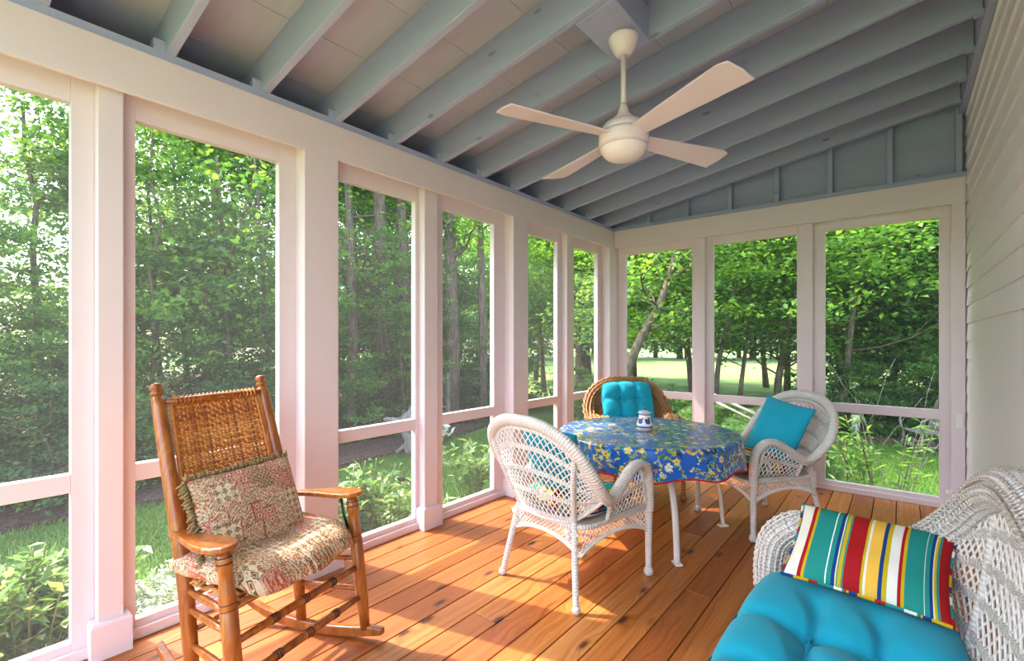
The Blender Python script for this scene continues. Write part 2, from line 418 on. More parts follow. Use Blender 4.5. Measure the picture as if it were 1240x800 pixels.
def make_pillow(name, w, h, t, mat, pipe_mat=None, n=28, wr=.0, pipe_name='piping', loc=(0, 0, 0), rot=(0, 0, 0)):
    """pillow lying in local xy"""
    S = pillow_surf(w, h, t); mb = MB(); us = [.5-.5*math.cos(PI*i/n) for i in range(n+1)]
    def f(side):
        def g(u, v):
            x, y, z = S(u, v, side)
            z += wr*side*(math.sin(u*9+v*5+side)*math.sin(v*11-u*3))*(16*u*(1-u)*v*(1-v))
            return (x, y, z)
        return g
    mb.surf(f(1), us, us); mb.surf(f(-1), us, us, flip=True)
    o = mb.build(name, mat, weld=True)
    if pipe_mat:
        m2 = MB(); g = f(1); e = [g(u, 0) for u in us]+[g(1, v) for v in us[1:]]+[g(u, 1) for u in us[::-1][1:]]+[g(0, v) for v in us[::-1][1:-1]]
        m2.tube(e, .0055, 6, closed=True).build(pipe_name, pipe_mat, o)
    o.location = loc; o.rotation_euler = rot; return o
def basis(origin, xdir, normal):
    x = Vector(xdir).normalized(); z = Vector(normal).normalized(); z = (z-x*z.dot(x)).normalized(); y = z.cross(x)
    m = Matrix(((x.x, y.x, z.x), (x.y, y.y, z.y), (x.z, y.z, z.z))).to_4x4(); m.translation = Vector(origin); return m

# ============================================================ THE PORCH
XL, YB, XR = -2.5, 4.9, .38          # faces of left beam, back beam, house wall
Y0 = -.9                             # near end of the porch, open
SL = .169                            # roof slope
def rz_(x): return 2.565 + SL*(x+2.5)   # underside of the rafters
# floor of individual cedar boards in one floor mesh
mb = MB(); x = -2.72; k = 0
while x < .45:
    ys = [Y0-.1]+sorted([Y0+.1+((k*2.37) % 5.5)])+[5.05]
    for a, b in zip(ys, ys[1:]):
        if b-a < .3: continue
        mb.box((x+.002, a+.0015, -.035), (x+.138, b-.0015, 0), rnd=random.random())
    x += .142; k += 1
floor = mb.build('floor', M['cedar'], bevel=.0025); struct(floor)
mb = MB(); mb.box((-2.74, Y0-.12, -.28), (.45, Y0-.08, -.037)); mb.box((-2.74, Y0-.1, -.28), (-2.70, 5.1, -.037)); mb.box((-2.74, 5.07, -.28), (.45, 5.11, -.037))
for i in range(15): mb.box((-2.7, Y0+i*.41, -.2), (.45, Y0+i*.41+.04, -.037))
struct(mb.build('trim_1', M['cedar']))

# left wall: beam, header
wl = sempty('wall_left')
mb = MB(); mb.box((XL-.02, Y0, 2.335), (XL, YB, 2.53)); mb.box((-2.68, Y0, 2.37), (XL-.02, 5.02, 2.53)); mb.build('beam', M['white'], wl, bevel=.003)
mb = MB(); mb.box((-2.69, Y0, 2.531), (XL-.004, YB+.1, 2.566)); mb.build('top_plate', M['blue'], wl)
# back wall
wb = sempty('wall_back')
mb = MB(); mb.box((XL+.001, YB, 2.335), (XR, YB+.02, 2.53)); mb.box((XL-.02, YB+.02, 2.37), (XR+.1, 5.09, 2.53)); mb.build('beam', M['white'], wb, bevel=.003)
mb = MB(); mb.box((XL-.1, YB+.01, 2.531), (XR+.1, 5.09, 2.57)); mb.build('top_plate', M['blue'], wb)
mb = MB(); mb.prism([(-2.66, 2.57), (.46, 2.57), (.46, rz_(.46)+.2), (-2.66, rz_(-2.66)+.2)], 'y', 5.01, 5.03); mb.build('gable_panel', M['blue'], wb)
for xs in (-2.11, -1.70, -1.285, -.88, -.47, -.065, .345):
    mb = MB(); mb.prism([(xs-.019, 2.57), (xs+.019, 2.57), (xs+.019, rz_(xs)+.13), (xs-.019, rz_(xs)+.13)], 'y', 4.925, 5.01); mb.build('gable_stud', M['blue'], wb, bevel=.002)
mb = MB(); mb.prism([(-2.6, rz_(-2.6)+.07), (.38, rz_(.38)+.07), (.38, rz_(.38)+.2), (-2.6, rz_(-2.6)+.2)], 'y', 4.915, 5.01); mb.build('rake_plate', M['blue'], wb)

def base_block(parent, x0, x1, y0, y1, h=.15):
    mb = MB(); mb.box((x0, y0, 0.001), (x1, y1, h-.012)); 
    c = .006
    mb.add([(x0, y0, h-.012), (x1, y0, h-.012), (x1, y1, h-.012), (x0, y1, h-.012), (x0+c, y0+c, h), (x1-c, y0+c, h), (x1-c, y1-c, h), (x0+c, y1-c, h)],
           [(0, 1, 5, 4), (1, 2, 6, 5), (2, 3, 7, 6), (3, 0, 4, 7), (4, 5, 6, 7)])
    mb.build('base_block', M['white'], parent)
tn = [2]
def post(x0, x1, y0, y1, z1, blk=None):
    o = MB().box((x0, y0, 0.001), (x1, y1, z1)).build('trim_%d' % tn[0], M['white'], bevel=.004); tn[0] += 1; struct(o)
    if blk: base_block(o, *blk)
    return o
XW = -2.60
for y0, y1 in ((-.50, -.30), (1.296, 1.497), (3.096, 3.30)): post(-2.68, XL-.0008, y0, y1, 2.3705, (XW+.002, XL+.022, y0-.022, y1+.022))
for y0, y1 in ((.444, .529), (2.17, 2.29), (3.98, 4.11)): post(-2.68, -2.54, y0, y1, 2.3705, (XW+.002, -2.515, y0-.025, y1+.025))
# corner post
post(-2.68, -2.5008, 4.80, 5.08, 2.3705, (-2.62, -2.47, 4.78, 5.0))
for x0, x1 in ((-1.625, -1.525), (-.70, -.60)): post(x0, x1, 4.94, 5.08, 2.3705, (x0-.025, x1+.025, 4.915, 4.998))
post(.30, .379, 4.9008, 5.08, 2.3705, (.275, .379, 4.875, 4.998))
# window sashes with screens
wnum = [1]
def window(axis, a0, a1, g0, g1):
    """frame from a0..a1 along the wall, clear opening g0..g1"""
    mb = MB(); zt, zb = 2.372, 0.002
    gt, gb = 2.265, .078; m0, m1 = .685, .76
    def bx(u0, u1, z0, z1, d0=0.0, d1=.045):
        if axis == 'y': mb.box((XW-d1, u0, z0), (XW-d0, u1, z1))
        else: mb.box((u0, 5.0+d0, z0), (u1, 5.0+d1, z1))
    bx(a0, g0, zb, zt); bx(g1, a1, zb, zt); bx(g0, g1, gt, zt); bx(g0, g1, zb, gb); bx(g0, g1, m0, m1)
    # base shoe along the floor
    if axis == 'y': mb.box((XW, a0, .001), (XW+.022, a1, .045))
    else: mb.box((a0, 4.978, .001), (a1, 5.0, .045))
    o = mb.build('window_%d' % wnum[0], M['white'], bevel=.002); wnum[0] += 1; struct(o)
    for z0, z1 in ((gb, m0), (m1, gt)):
        s = MB()
        if axis == 'y': s.add([(XW-.034, g0-.01, z0-.01), (XW-.034, g1+.01, z0-.01), (XW-.034, g1+.01, z1+.01), (XW-.034, g0-.01, z1+.01)], [(0, 1, 2, 3)])
        else: s.add([(g0-.01, 5.034, z0-.01), (g1+.01, 5.034, z0-.01), (g1+.01, 5.034, z1+.01), (g0-.01, 5.034, z1+.01)], [(0, 1, 2, 3)])
        s.build('screen', M['screen'], o)
    return o
window('y', -.30, .444, -.23, .372); window('y', .529, 1.296, .582, 1.206); window('y', 1.497, 2.17, 1.557, 2.139)
window('y', 2.29, 3.096, 2.392, 2.962); window('y', 3.30, 3.98, 3.36, 3.90); window('y', 4.11, 4.80, 4.20, 4.70)
window('x', -2.5, -1.625, -2.41, -1.668); window('x', -1.525, -.70, -1.458, -.728); window('x', -.60, .30, -.513, .237)

# roof: deck and rafters
ce = sempty('ceiling')
X0, X1 = -2.98, .46; YA, YZ = Y0-.05, 5.35
mb = MB(); RD = .19
n = 9
for i in range(n):
    xa = X0+(X1-X0)*i/n; xb = X0+(X1-X0)*(i+1)/n - .003
    mb.prism([(xa, rz_(xa)+RD), (xb, rz_(xb)+RD), (xb, rz_(xb)+RD+.02), (xa, rz_(xa)+RD+.02)], 'y', YA, YZ, rnd=random.random())
mb.build('roof_deck', M['deck'], ce)
mb = MB(); mb.prism([(X0-.04, rz_(X0)+RD+.022), (X1, rz_(X1)+RD+.022), (X1, rz_(X1)+RD+.05), (X0-.04, rz_(X0)+RD+.05)], 'y', YA-.03, YZ+.03); mb.build('roofing', M['dark_metal'], ce)
mb = MB(); mb.box((X0-.035, YA, rz_(X0)+.02), (X0-.012, YZ, rz_(X0)+RD+.02)); mb.build('eave_fascia', M['white'], ce)
RY = [.28+.4075*k for k in range(-3, 12)]
for y in RY:
    mb = MB()
    xa, xb = X0+.005, XR-.04
    # plumb-cut, with the birdsmouth sitting on the plate
    mb.prism([(xa, rz_(xa)+.05), (XL-.002, rz_(XL-.002)), (xb, rz_(xb)), (xb, rz_(xb)+RD-.001), (xa, rz_(xa)+RD-.001)], 'y', y-.019, y+.019, rnd=random.random())
    mb.build('rafter', M['blue'], ce, bevel=.003)
    mb = MB(); mb.box((XR-.075, y-.024, rz_(XR)-.02), (XR-.03, y+.024, rz_(XR)+.0)); mb.build('rafter_hanger', M['blue'], ce)
    mb = MB(); mb.box((XL-.045, y-.062, 2.566), (XL-.008, y-.0195, 2.615)); mb.build('tie_block', M['blue'], ce)
mb = MB(); mb.box((X0-.01, YA, 2.50), (-2.685, YZ, 2.515)); mb.build('soffit_light_block', M['blue'], ce)  # unseen board added under the eave to keep outside light off the rafter bays
mb = MB(); mb.box((X0-.03, YA+.001, 2.49), (X0-.011, YZ-.001, 2.56)); mb.build('eave_trim', M['white'], ce)
for a, b in zip(RY, RY[1:]):
    mb = MB(); mb.box((-2.96, a+.019, rz_(-2.96)+.045), (-2.93, b-.019, rz_(-2.96)+RD-.012)); mb.build('blocking', M['blue'], ce)
mb = MB(); mb.box((XR-.036, YA, rz_(XR)-.045), (XR-.001, 5.01, rz_(XR)+RD)); mb.build('ledger', M['blue'], ce)
FX, FY = -1.061, 2.114
mb = MB(); zb = rz_(FX)-.006
mb.prism([(FX-.12, rz_(FX-.12)-.006), (FX+.08, rz_(FX+.08)-.006), (FX+.08, rz_(FX+.08)+.15), (FX-.12, rz_(FX-.12)+.15)], 'y', RY[7]+.0195, RY[8]-.0195)
mb.build('fan_mount_box', M['blue'], ce, bevel=.002)

# house wall with lap siding
wr = sempty('wall_right')
mb = MB(); z = .0; e = .13
while z < rz_(XR)-.05+.13:
    z1 = min(z+e, 3.30)
    mb.add([(XR, Y0-.1, z), (XR, 5.0, z), (XR+.012, 5.0, z1), (XR+.012, Y0-.1, z1), (XR+.012, Y0-.1, z), (XR+.012, 5.0, z)], [(0, 3, 2, 1), (0, 1, 5, 4)])
    z += e
mb.build('siding', M['siding'], wr)
MB().box((XR+.013, Y0-.1, 0), (XR+.10, 5.1, 3.3)).build('sheathing', M['siding'], wr)
MB().box((XR-.02, YB-.1, 0.001), (XR+.001, YB, .12)) if 0 else None

# outlet on the corner post
t = thing('power_outlet', 'white covered power outlet on the corner post beside the house wall', 'outlet', (.379-.02, 4.899, .70))
mb = MB().box((-.034, -.012, -.055), (.014, 0.0005, .055)); mb.build('cover_plate', M['plastic'], t, bevel=.004)
mb = MB().box((-.024, -.03, -.035), (.004, -.0125, .035)); mb.build('socket_lid', M['plastic'], t, bevel=.004)

# ============================================================ CEILING FAN
t = thing('ceiling_fan', 'white four-bladed ceiling fan hanging from a rod below the rafters', 'ceiling fan', (FX, FY+.065, 0))
zt = rz_(FX)-.010
MB().lathe([(.068, zt+.004), (.073, zt-.006), (.071, zt-.018), (.058, zt-.052), (.044, zt-.078), (.036, zt-.088), (.0, zt-.088)], 32).build('canopy', M['fan'], t)
MB().tube([(0, 0, zt-.09), (0, 0, 2.43)], .0135, 14).build('downrod', M['fan'], t)
MB().lathe([(.016, 2.47), (.024, 2.44), (.034, 2.415), (.052, 2.398), (.056, 2.392), (.0, 2.39)], 28).build('coupling_cover', M['fan'], t)
MB().lathe([(.0, 2.393), (.062, 2.388), (.092, 2.37), (.106, 2.352), (.112, 2.338), (.112, 2.332), (.104, 2.330), (.104, 2.326), (.117, 2.324), (.122, 2.31), (.122, 2.268), (.116, 2.258), (.0, 2.257)], 40).build('motor_housing', M['fan'], t)
MB().lathe([(.0, 2.256), (.112, 2.254), (.113, 2.246), (.110, 2.243), (.104, 2.225), (.085, 2.206), (.055, 2.194), (.025, 2.189), (.0, 2.188)], 40).build('light_dome', M['dome'], t)
A0 = 4.289
for k in range(4):
    mb = MB(); m = Matrix.Rotation(A0-k*PI/2, 4, 'Z') @ Matrix.Translation((0, 0, 2.305)) @ Matrix.Rotation(math.radians(-11), 4, 'X')
    out = []
    prof = [(.09, -.045, .045), (.2, -.054, .052), (.35, -.066, .061), (.5, -.077, .070), (.62, -.085, .076), (.66, -.070, .080)]
    lo = [(x, a) for x, a, b in prof]; hi = [(x, b) for x, a, b in prof][::-1]
    mb.prism(lo+[(.668, 0)]+hi, 'z', -.0035, .0035, mat=m)
    mb.build('blade', M['fan'], t, bevel=.002)

# ============================================================ ROCKING CHAIR
RK = (-2.08, .825); RY_ = .272
t = thing('rocking_chair', 'honey brown wooden rocking chair with a woven splint back beside the screens', 'rocking chair', (RK[0], RK[1], 0), RY_)
def rpost(sy, z):
    if z < .468: k = (z-.05)/.418; return Vector((.054*(1-k), sy*.24, z))
    k = (z-.468)/(1.129-.468); return Vector((-.195*k, sy*(.24-.015*k), z))
for sy in (1, -1):
    pts = [rpost(sy, z) for z in (.05, .2, .35, .468, .6, .75, .9, 1.0, 1.05, 1.085)]
    o = MB().tube(pts, [.021, .025, .026, .027, .027, .026, .025, .024, .023, .022], 16).build('back_post', M['honey'], t)
    MB().spin(rpost(sy, 1.08), rpost(sy, 1.14), [(0, .021), (.08, .014), (.16, .014), (.22, .022), (.35, .024), (.45, .016), (.52, .015), (.58, .021), (.78, .022), (.92, .015), (1, .0)], 14).build('finial', M['honey'], o)
    f0, f1 = Vector((.367, sy*.297, .05)), Vector((.289, sy*.297, .615))
    o = MB().spin(f0, f1, [(0, .020), (.2, .025), (.45, .027), (.655, .0275), (.665, .0245), (.68, .028), (.70, .0245), (.715, .027), (.76, .024), (.84, .021), (.885, .022), (.90, .028), (.925, .022), (.945, .028), (.96, .022), (1, .021)], 20).build('front_post', M['honey'], t)
    for tt in (.662, .697, .922, .957):
        p = f0.lerp(f1, tt); q = f0.lerp(f1, tt+.006); MB().spin(p, q, [(0, .0252), (1, .0252)], 18).build('groove_ring', M['groove'], o)
    # paddle arm
    back = rpost(sy, .606); yb = back.y
    out = [(back.x-.015, yb-.02*sy), (.05, sy*.245), (.15, sy*.245), (.24, sy*.240), (.28, sy*.243), (.315, sy*.258), (.335, sy*.283), (.338, sy*.305), (.328, sy*.33), (.30, sy*.346), (.26, sy*.350), (.20, sy*.343), (.14, sy*.325), (.06, sy*.297), (back.x-.015, yb+.028*sy)]
    if sy < 0: out = out[::-1]
    m = Matrix.Translation((0, 0, .594)) @ Matrix.Rotation(math.radians(-4.5), 4, 'Y')
    mb = MB().prism(out[::-1] if sy > 0 else out[::-1], 'z', 0, .02, mat=m)
    mb.build('arm', M['honey'], t, bevel=.006, weld=True)
    MB().tube([(.25, sy*.275, .605), (.265, sy*.275, .54), (.285, sy*.285, .47)], .006, 6).build('iron_brace', M['dark_metal'], t)
    # rocker: circle arc radius 1.25
    R_ = 1.25; xc = .16; pts = []; up = []
    lo = []; hi = []
    for i in range(25):
        x = -.24+(.69)*i/24; z = R_-math.sqrt(R_*R_-(x-xc)**2)
        th = .045 if 2 < i < 22 else (.028 + .008*min(i, 24-i))
        if x < -.05: z += .03*((-.05-x)/.19)**2; th = th*(1-.2*((-.05-x)/.19))
        lo.append((x, z+.001)); hi.append((x, z+th))
    y = sy*.23; sh = Matrix.Identity(4); sh[1][0] = sy*.182
    MB().prism(lo+hi[::-1], 'y', y-.014, y+.014, mat=sh).build('rocker', M['honey'], t, bevel=.005)
    for z, dz in ((.335, 0), (.21, .0), (.40, 0)):
        a = rpost(sy, z); b = f0.lerp(f1, (z-.05)/.542)
        MB().spin(a, b, [(0, .009), (.3, .0125), (.5, .0135), (.7, .0125), (1, .009)], 12).build('side_stretcher', M['honey'], t)
def fp(sy, z): return Vector((.367, sy*.297, .05)).lerp(Vector((.292, sy*.297, .592)), (z-.05)/.542)
for z in (.19, .315):
    a, b = fp(-1, z), fp(1, z)
    o = MB().spin(a, b, [(0, .011), (.2, .014), (.5, .016), (.8, .014), (1, .011)], 12).build('front_stretcher', M['honey'], t)
    for tt in (.27, .5, .73):
        for d in (-.018, 0, .018): MB().spin(a.lerp(b, tt+d), a.lerp(b, tt+d+.007), [(0, .0173), (1, .0173)], 12).build('groove_ring', M['groove'], o)
for z in (.25, .37): MB().spin(rpost(-1, z), rpost(1, z), [(0, .010), (.5, .0135), (1, .010)], 12).build('back_stretcher', M['honey'], t)
MB().spin(fp(-1, .425), fp(1, .425), [(0, .012), (.5, .016), (1, .012)], 12).build('seat_rail', M['honey'], t)
for z in (1.065, .56):
    a, b = rpost(-1, z), rpost(1, z); MB().spin(a, b, [(0, .011), (.5, .015), (1, .011)], 12).build('back_rail', M['honey'], t)
# woven seat (under the cushion)
mb = MB()
for i in range(20):
    y = -.27+.54*(i+.5)/20; pts = [(.0+.33*j/10, y*(.85+.15*j/10), .428+.006*math.sin(j*PI/2+i*PI)) for j in range(11)]
    mb.tube(pts, .012, 6, flat=.25, up=(0, 0, 1), rnd=random.random())
for j in range(14):
    x = .01+.32*j/13; mb.tube([(x, -.28*(.85+.15*x/.33)+.56*(.85+.15*x/.33)*k/16, .428-.006*math.sin(j*PI+k*PI/2)) for k in range(17)], .010, 6, flat=.25, up=(0, 0, 1), rnd=random.random())
mb.build('woven_seat', M['splint'], t)
# woven splint back
mb = MB(); zlo, zhi = .57, 1.058
bm0 = lambda u, v: rpost(-1, zlo+(zhi-zlo)*v).lerp(rpost(1, zlo+(zhi-zlo)*v), u)
def bk(u, v, off): 
    u2 = .105+.79*u + .02*(1-v)*(1-2*u)*-1; p = bm0(u2, v); n_ = Vector((.961, 0, .276)); return p + n_*(off-.012*math.sin(PI*u)) 
NW, NH = 21, 40
wrn = [(.93 if i in (7, 8, 14, 18) and random.random() < .9 else random.random()*.85) for i in range(NW)]
for i in range(NW):
    u = (i+.5)/NW; pts = [bk(u, j/(NH*2), .0030*math.sin(j*PI/2+i*PI+PI/4)) for j in range(NH*2+1)]
    mb.tube(pts, (.0068), 5, flat=.3, up=(1, 0, .28), rnd=wrn[i])
    # wraps over the top rail
    p = bk(u, 1, 0); mb.tube([p+Vector((.002, 0, -.01)), p+Vector((.016, 0, .006)), p+Vector((.004, 0, .024)), p+Vector((-.014, 0, .012)), p+Vector((-.016, 0, -.01))], .008, 5, flat=.3, up=(0, 1, 0), rnd=random.random()*.8)
for j in range(NH):
    v = (j+.5)/NH; pts = [bk(i/(NW*2), v, -.0030*math.sin(i*PI/2+j*PI+PI/4)+.001) for i in range(NW*2+1)]
    mb.tube(pts, (.0056), 5, flat=.32, up=(1, 0, .28), rnd=random.random()*.86)
mb.tube([bk(-.012, v/20, 0) for v in range(21)], .008, 8, rnd=.3); mb.tube([bk(1.012, v/20, 0) for v in range(21)], .008, 8, rnd=.3)
mb.build('woven_back', M['splint'], t)

# tapestry painting: colours laid out in cloth coordinates (metres)
def tap_color(x, y):
    """patchwork of small oriental motifs"""
    cream = np.array(hexc('#dcc9a8')[:3]); rust = np.array(hexc('#b4563a')[:3]); sage = np.array(hexc('#7d8257')[:3]); navy = np.array(hexc('#37404f')[:3]); pink = np.array(hexc('#cf9c86')[:3]); gold = np.array(hexc('#b0854a')[:3]); ol = np.array(hexc('#5a5a35')[:3])
    pw, ph = .095, .075
    j = np.floor((y+.03*np.floor(x/pw))/ph); i = np.floor(x/pw + .37*j)
    fx = (x/pw+.37*j) % 1; fy = ((y+.03*np.floor(x/pw))/ph) % 1
    h = (np.abs(np.sin(i*12.9898+j*78.233)*43758.5453)) % 1
    base = np.where(h[:, None] < .3, cream, np.where(h[:, None] < .55, pink*.95, np.where(h[:, None] < .8, cream*.85+gold*.1, sage*.5+cream*.5)))
    c = base.copy()
    def put_(mask, col): c[mask] = col
    dx = (fx*3) % 1-.5; dy = (fy*2.6) % 1-.5; d = np.abs(dx)+np.abs(dy)
    A = h < .3
    put_(A & (d < .42) & (d > .28), ol); put_(A & (d < .2), rust); put_(A & (d < .09), navy)
    B = (h >= .3) & (h < .55)
    r = np.hypot((fx*2) % 1-.5, (fy*2) % 1-.5); an = np.arctan2((fy*2) % 1-.5, (fx*2) % 1-.5)
    put_(B & (r < .36+.08*np.cos(6*an)) & (r > .26), rust); put_(B & (r < .22) & (r > .12), cream); put_(B & (r < .1), navy)
    Cc = (h >= .55) & (h < .8)
    s = np.sin(x*190+2.2*np.sin(y*140)); s2 = np.sin(y*200+2.0*np.sin(x*110))
    put_(Cc & (np.abs(s) < .28), rust); put_(Cc & (np.abs(s2) < .18), navy*1.3); put_(Cc & (s > .8) & (s2 > .3), gold)
    D = h >= .8
    put_(D & (((fx*5+fy*4) % 1) < .3), rust); put_(D & (((fx*5-fy*4) % 1) < .22), ol)
    e = np.minimum(np.minimum(fx, 1-fx)*pw, np.minimum(fy, 1-fy)*ph)
    put_((e < .0012) & (h > .5), ol); put_((e > .003) & (e < .0045) & (h < .6), rust)
    bl = np.sin(x*260+3*np.sin(y*170))*np.sin(y*240+3*np.sin(x*150)); c = np.where(((bl > .72) & (h > .15))[:, None], rust, c); c = np.where((bl < -.8)[:, None], ol, c)
    rn = rng.random(len(x)); c = c*(.8+.4*rn[:, None]); return c
def paint_verts(o, cols):
    me = o.data; a = me.color_attributes.new('paint', 'FLOAT_COLOR', 'POINT')
    buf = np.ones((len(me.vertices), 4), np.float32); buf[:, :3] = cols; a.data.foreach_set('color', buf.ravel())
def verts_np(o):
    n = len(o.data.vertices); a = np.empty(n*3, np.float32); o.data.vertices.foreach_get('co', a); return a.reshape(-1, 3)
# seat cushion, drooping over the front
mb = MB(); N_ = 200
def seat_c(u, v, side):
    x, y = u*2-1, v*2-1        # x back->front, y right->left
    e = max(0, (1-abs(x)**5)*(1-abs(y)**7)); th = .047*side*e**.36
    X = .165+x*.195+.006*math.sin(y*7); Y = y*(.268-.028*max(0, x)**2-.01*x); Z = .482+th
    Z += .006*abs(y)**2.2 - .010*math.cos(y*PI)*.5
    if x > .45: Z -= .045*((x-.45)/.55)**2; X += .0
    X = X + (.012*(1-y*y) if x > 0 else 0)*x
    Z += .004*math.sin(u*13+v*7)*side*e
    return (X, Y, Z)
us = [.5-.5*math.cos(PI*i/N_) for i in range(N_+1)]
mb.surf(lambda u, v: seat_c(u, v, 1), us, us); mb.surf(lambda u, v: seat_c(u, v, -1), us, us, flip=True)
o = mb.build('seat_cushion', M['tapestry'], weld=True); co = verts_np(o); paint_verts(o, tap_color(co[:, 0]+3+.35*co[:, 2], co[:, 1]+3+co[:, 2]*.3))
tag(o, 'patchwork tapestry seat cushion lying on the wooden rocking chair', 'cushion'); o.location = (RK[0], RK[1], 0); o.rotation_euler = (0, 0, RY_)
# back cushion with fringe
mb = MB(); W_, H_ = .44, .345; S = pillow_surf(W_, H_, .10, 3.2, .02)
def bc(side):
    def g(u, v):
        x, y, z = S(u, v, side); z += side*.006*math.sin(u*10+v*4)*math.sin(v*9)*(16*u*(1-u)*v*(1-v)); return (x, y, z)
    return g
mb.surf(bc(1), us, us); mb.surf(bc(-1), us, us, flip=True)
o = mb.build('fringed_pillow', M['tapestry'], weld=True); co = verts_np(o); paint_verts(o, tap_color(co[:, 0]+7.11, co[:, 1]+5.03))
rm = Matrix.Translation((RK[0], RK[1], 0)) @ Matrix.Rotation(RY_, 4, 'Z')
o.matrix_world = rm @ basis((.072, -.022, .628), (0, 1, -.01), (.93, 0, .36))
tag(o, 'tapestry pillow with olive fringe leaning on the rocking chair back', 'pillow')
fr = MB()
def edge(u, v): return Vector(bc(1)(u, v))
for (fu, nrm) in ((lambda s: edge(s, 1), Vector((0, 1, 0))), (lambda s: edge(0, s), Vector((-1, 0, 0)))):
    for i in range(95):
        s = i/94; p = fu(s); d = (nrm+Vector((random.uniform(-.7, .7), random.uniform(-.7, .7), random.uniform(-.9, .9)))).normalized(); l = random.uniform(.018, .034)
        q = p+d*l*.5+Vector((0, 0, random.uniform(-.004, .006))); fr.tube([p, q, p+nrm*l*.5+d*l*.6+Vector((0, -.006, 0))], [.0035, .0055, .0028], 5, rnd=random.random())
fr.build('fringe', M['fringe'], o)

# ============================================================ WICKER CHAIRS
def wrapped(pts, r, seg=12, pitch=.0075, amp=.0011, flat=1.0, closed=False):
    f = sampler(pts); n = max(8, int(f.length/(pitch/2))); P = [f(i/n) for i in range(n+1)]
    rr = r if callable(r) else (lambda t: r)
    return MB().tube(P, [rr(i/n)+(amp if i % 2 else -amp) for i in range(n+1)], seg, flat=flat)
def woven_band(pts, r, a0, a1, nst=9, pitch=.022, sr=.0036, amp=.0024):
    """reeds running along a curved path, woven over and under short spokes"""
    f = sampler(pts); n = int(f.length/(pitch/2)); P = [f(i/n) for i in range(n+1)]; mb = MB(); fr = []
    for i, p in enumerate(P):
        t = (P[min(i+1, n)]-P[max(i-1, 0)]).normalized(); nn = Vector((1, 0, 0)); nn = (nn-t*nn.dot(t)).normalized(); fr.append((nn, t.cross(nn)))
    for k in range(nst):
        a = a0+(a1-a0)*k/(nst-1); mb.tube([p+(fr[i][0]*math.cos(a)+fr[i][1]*math.sin(a))*(r+amp*(-1)**(i+k)) for i, p in enumerate(P)], sr, 5)
    for i in range(0, n, 2):
        mb.tube([P[i]+(fr[i][0]*math.cos(a)+fr[i][1]*math.sin(a))*r for a in np.linspace(a0, a1, 9)], .003, 4)
    return mb
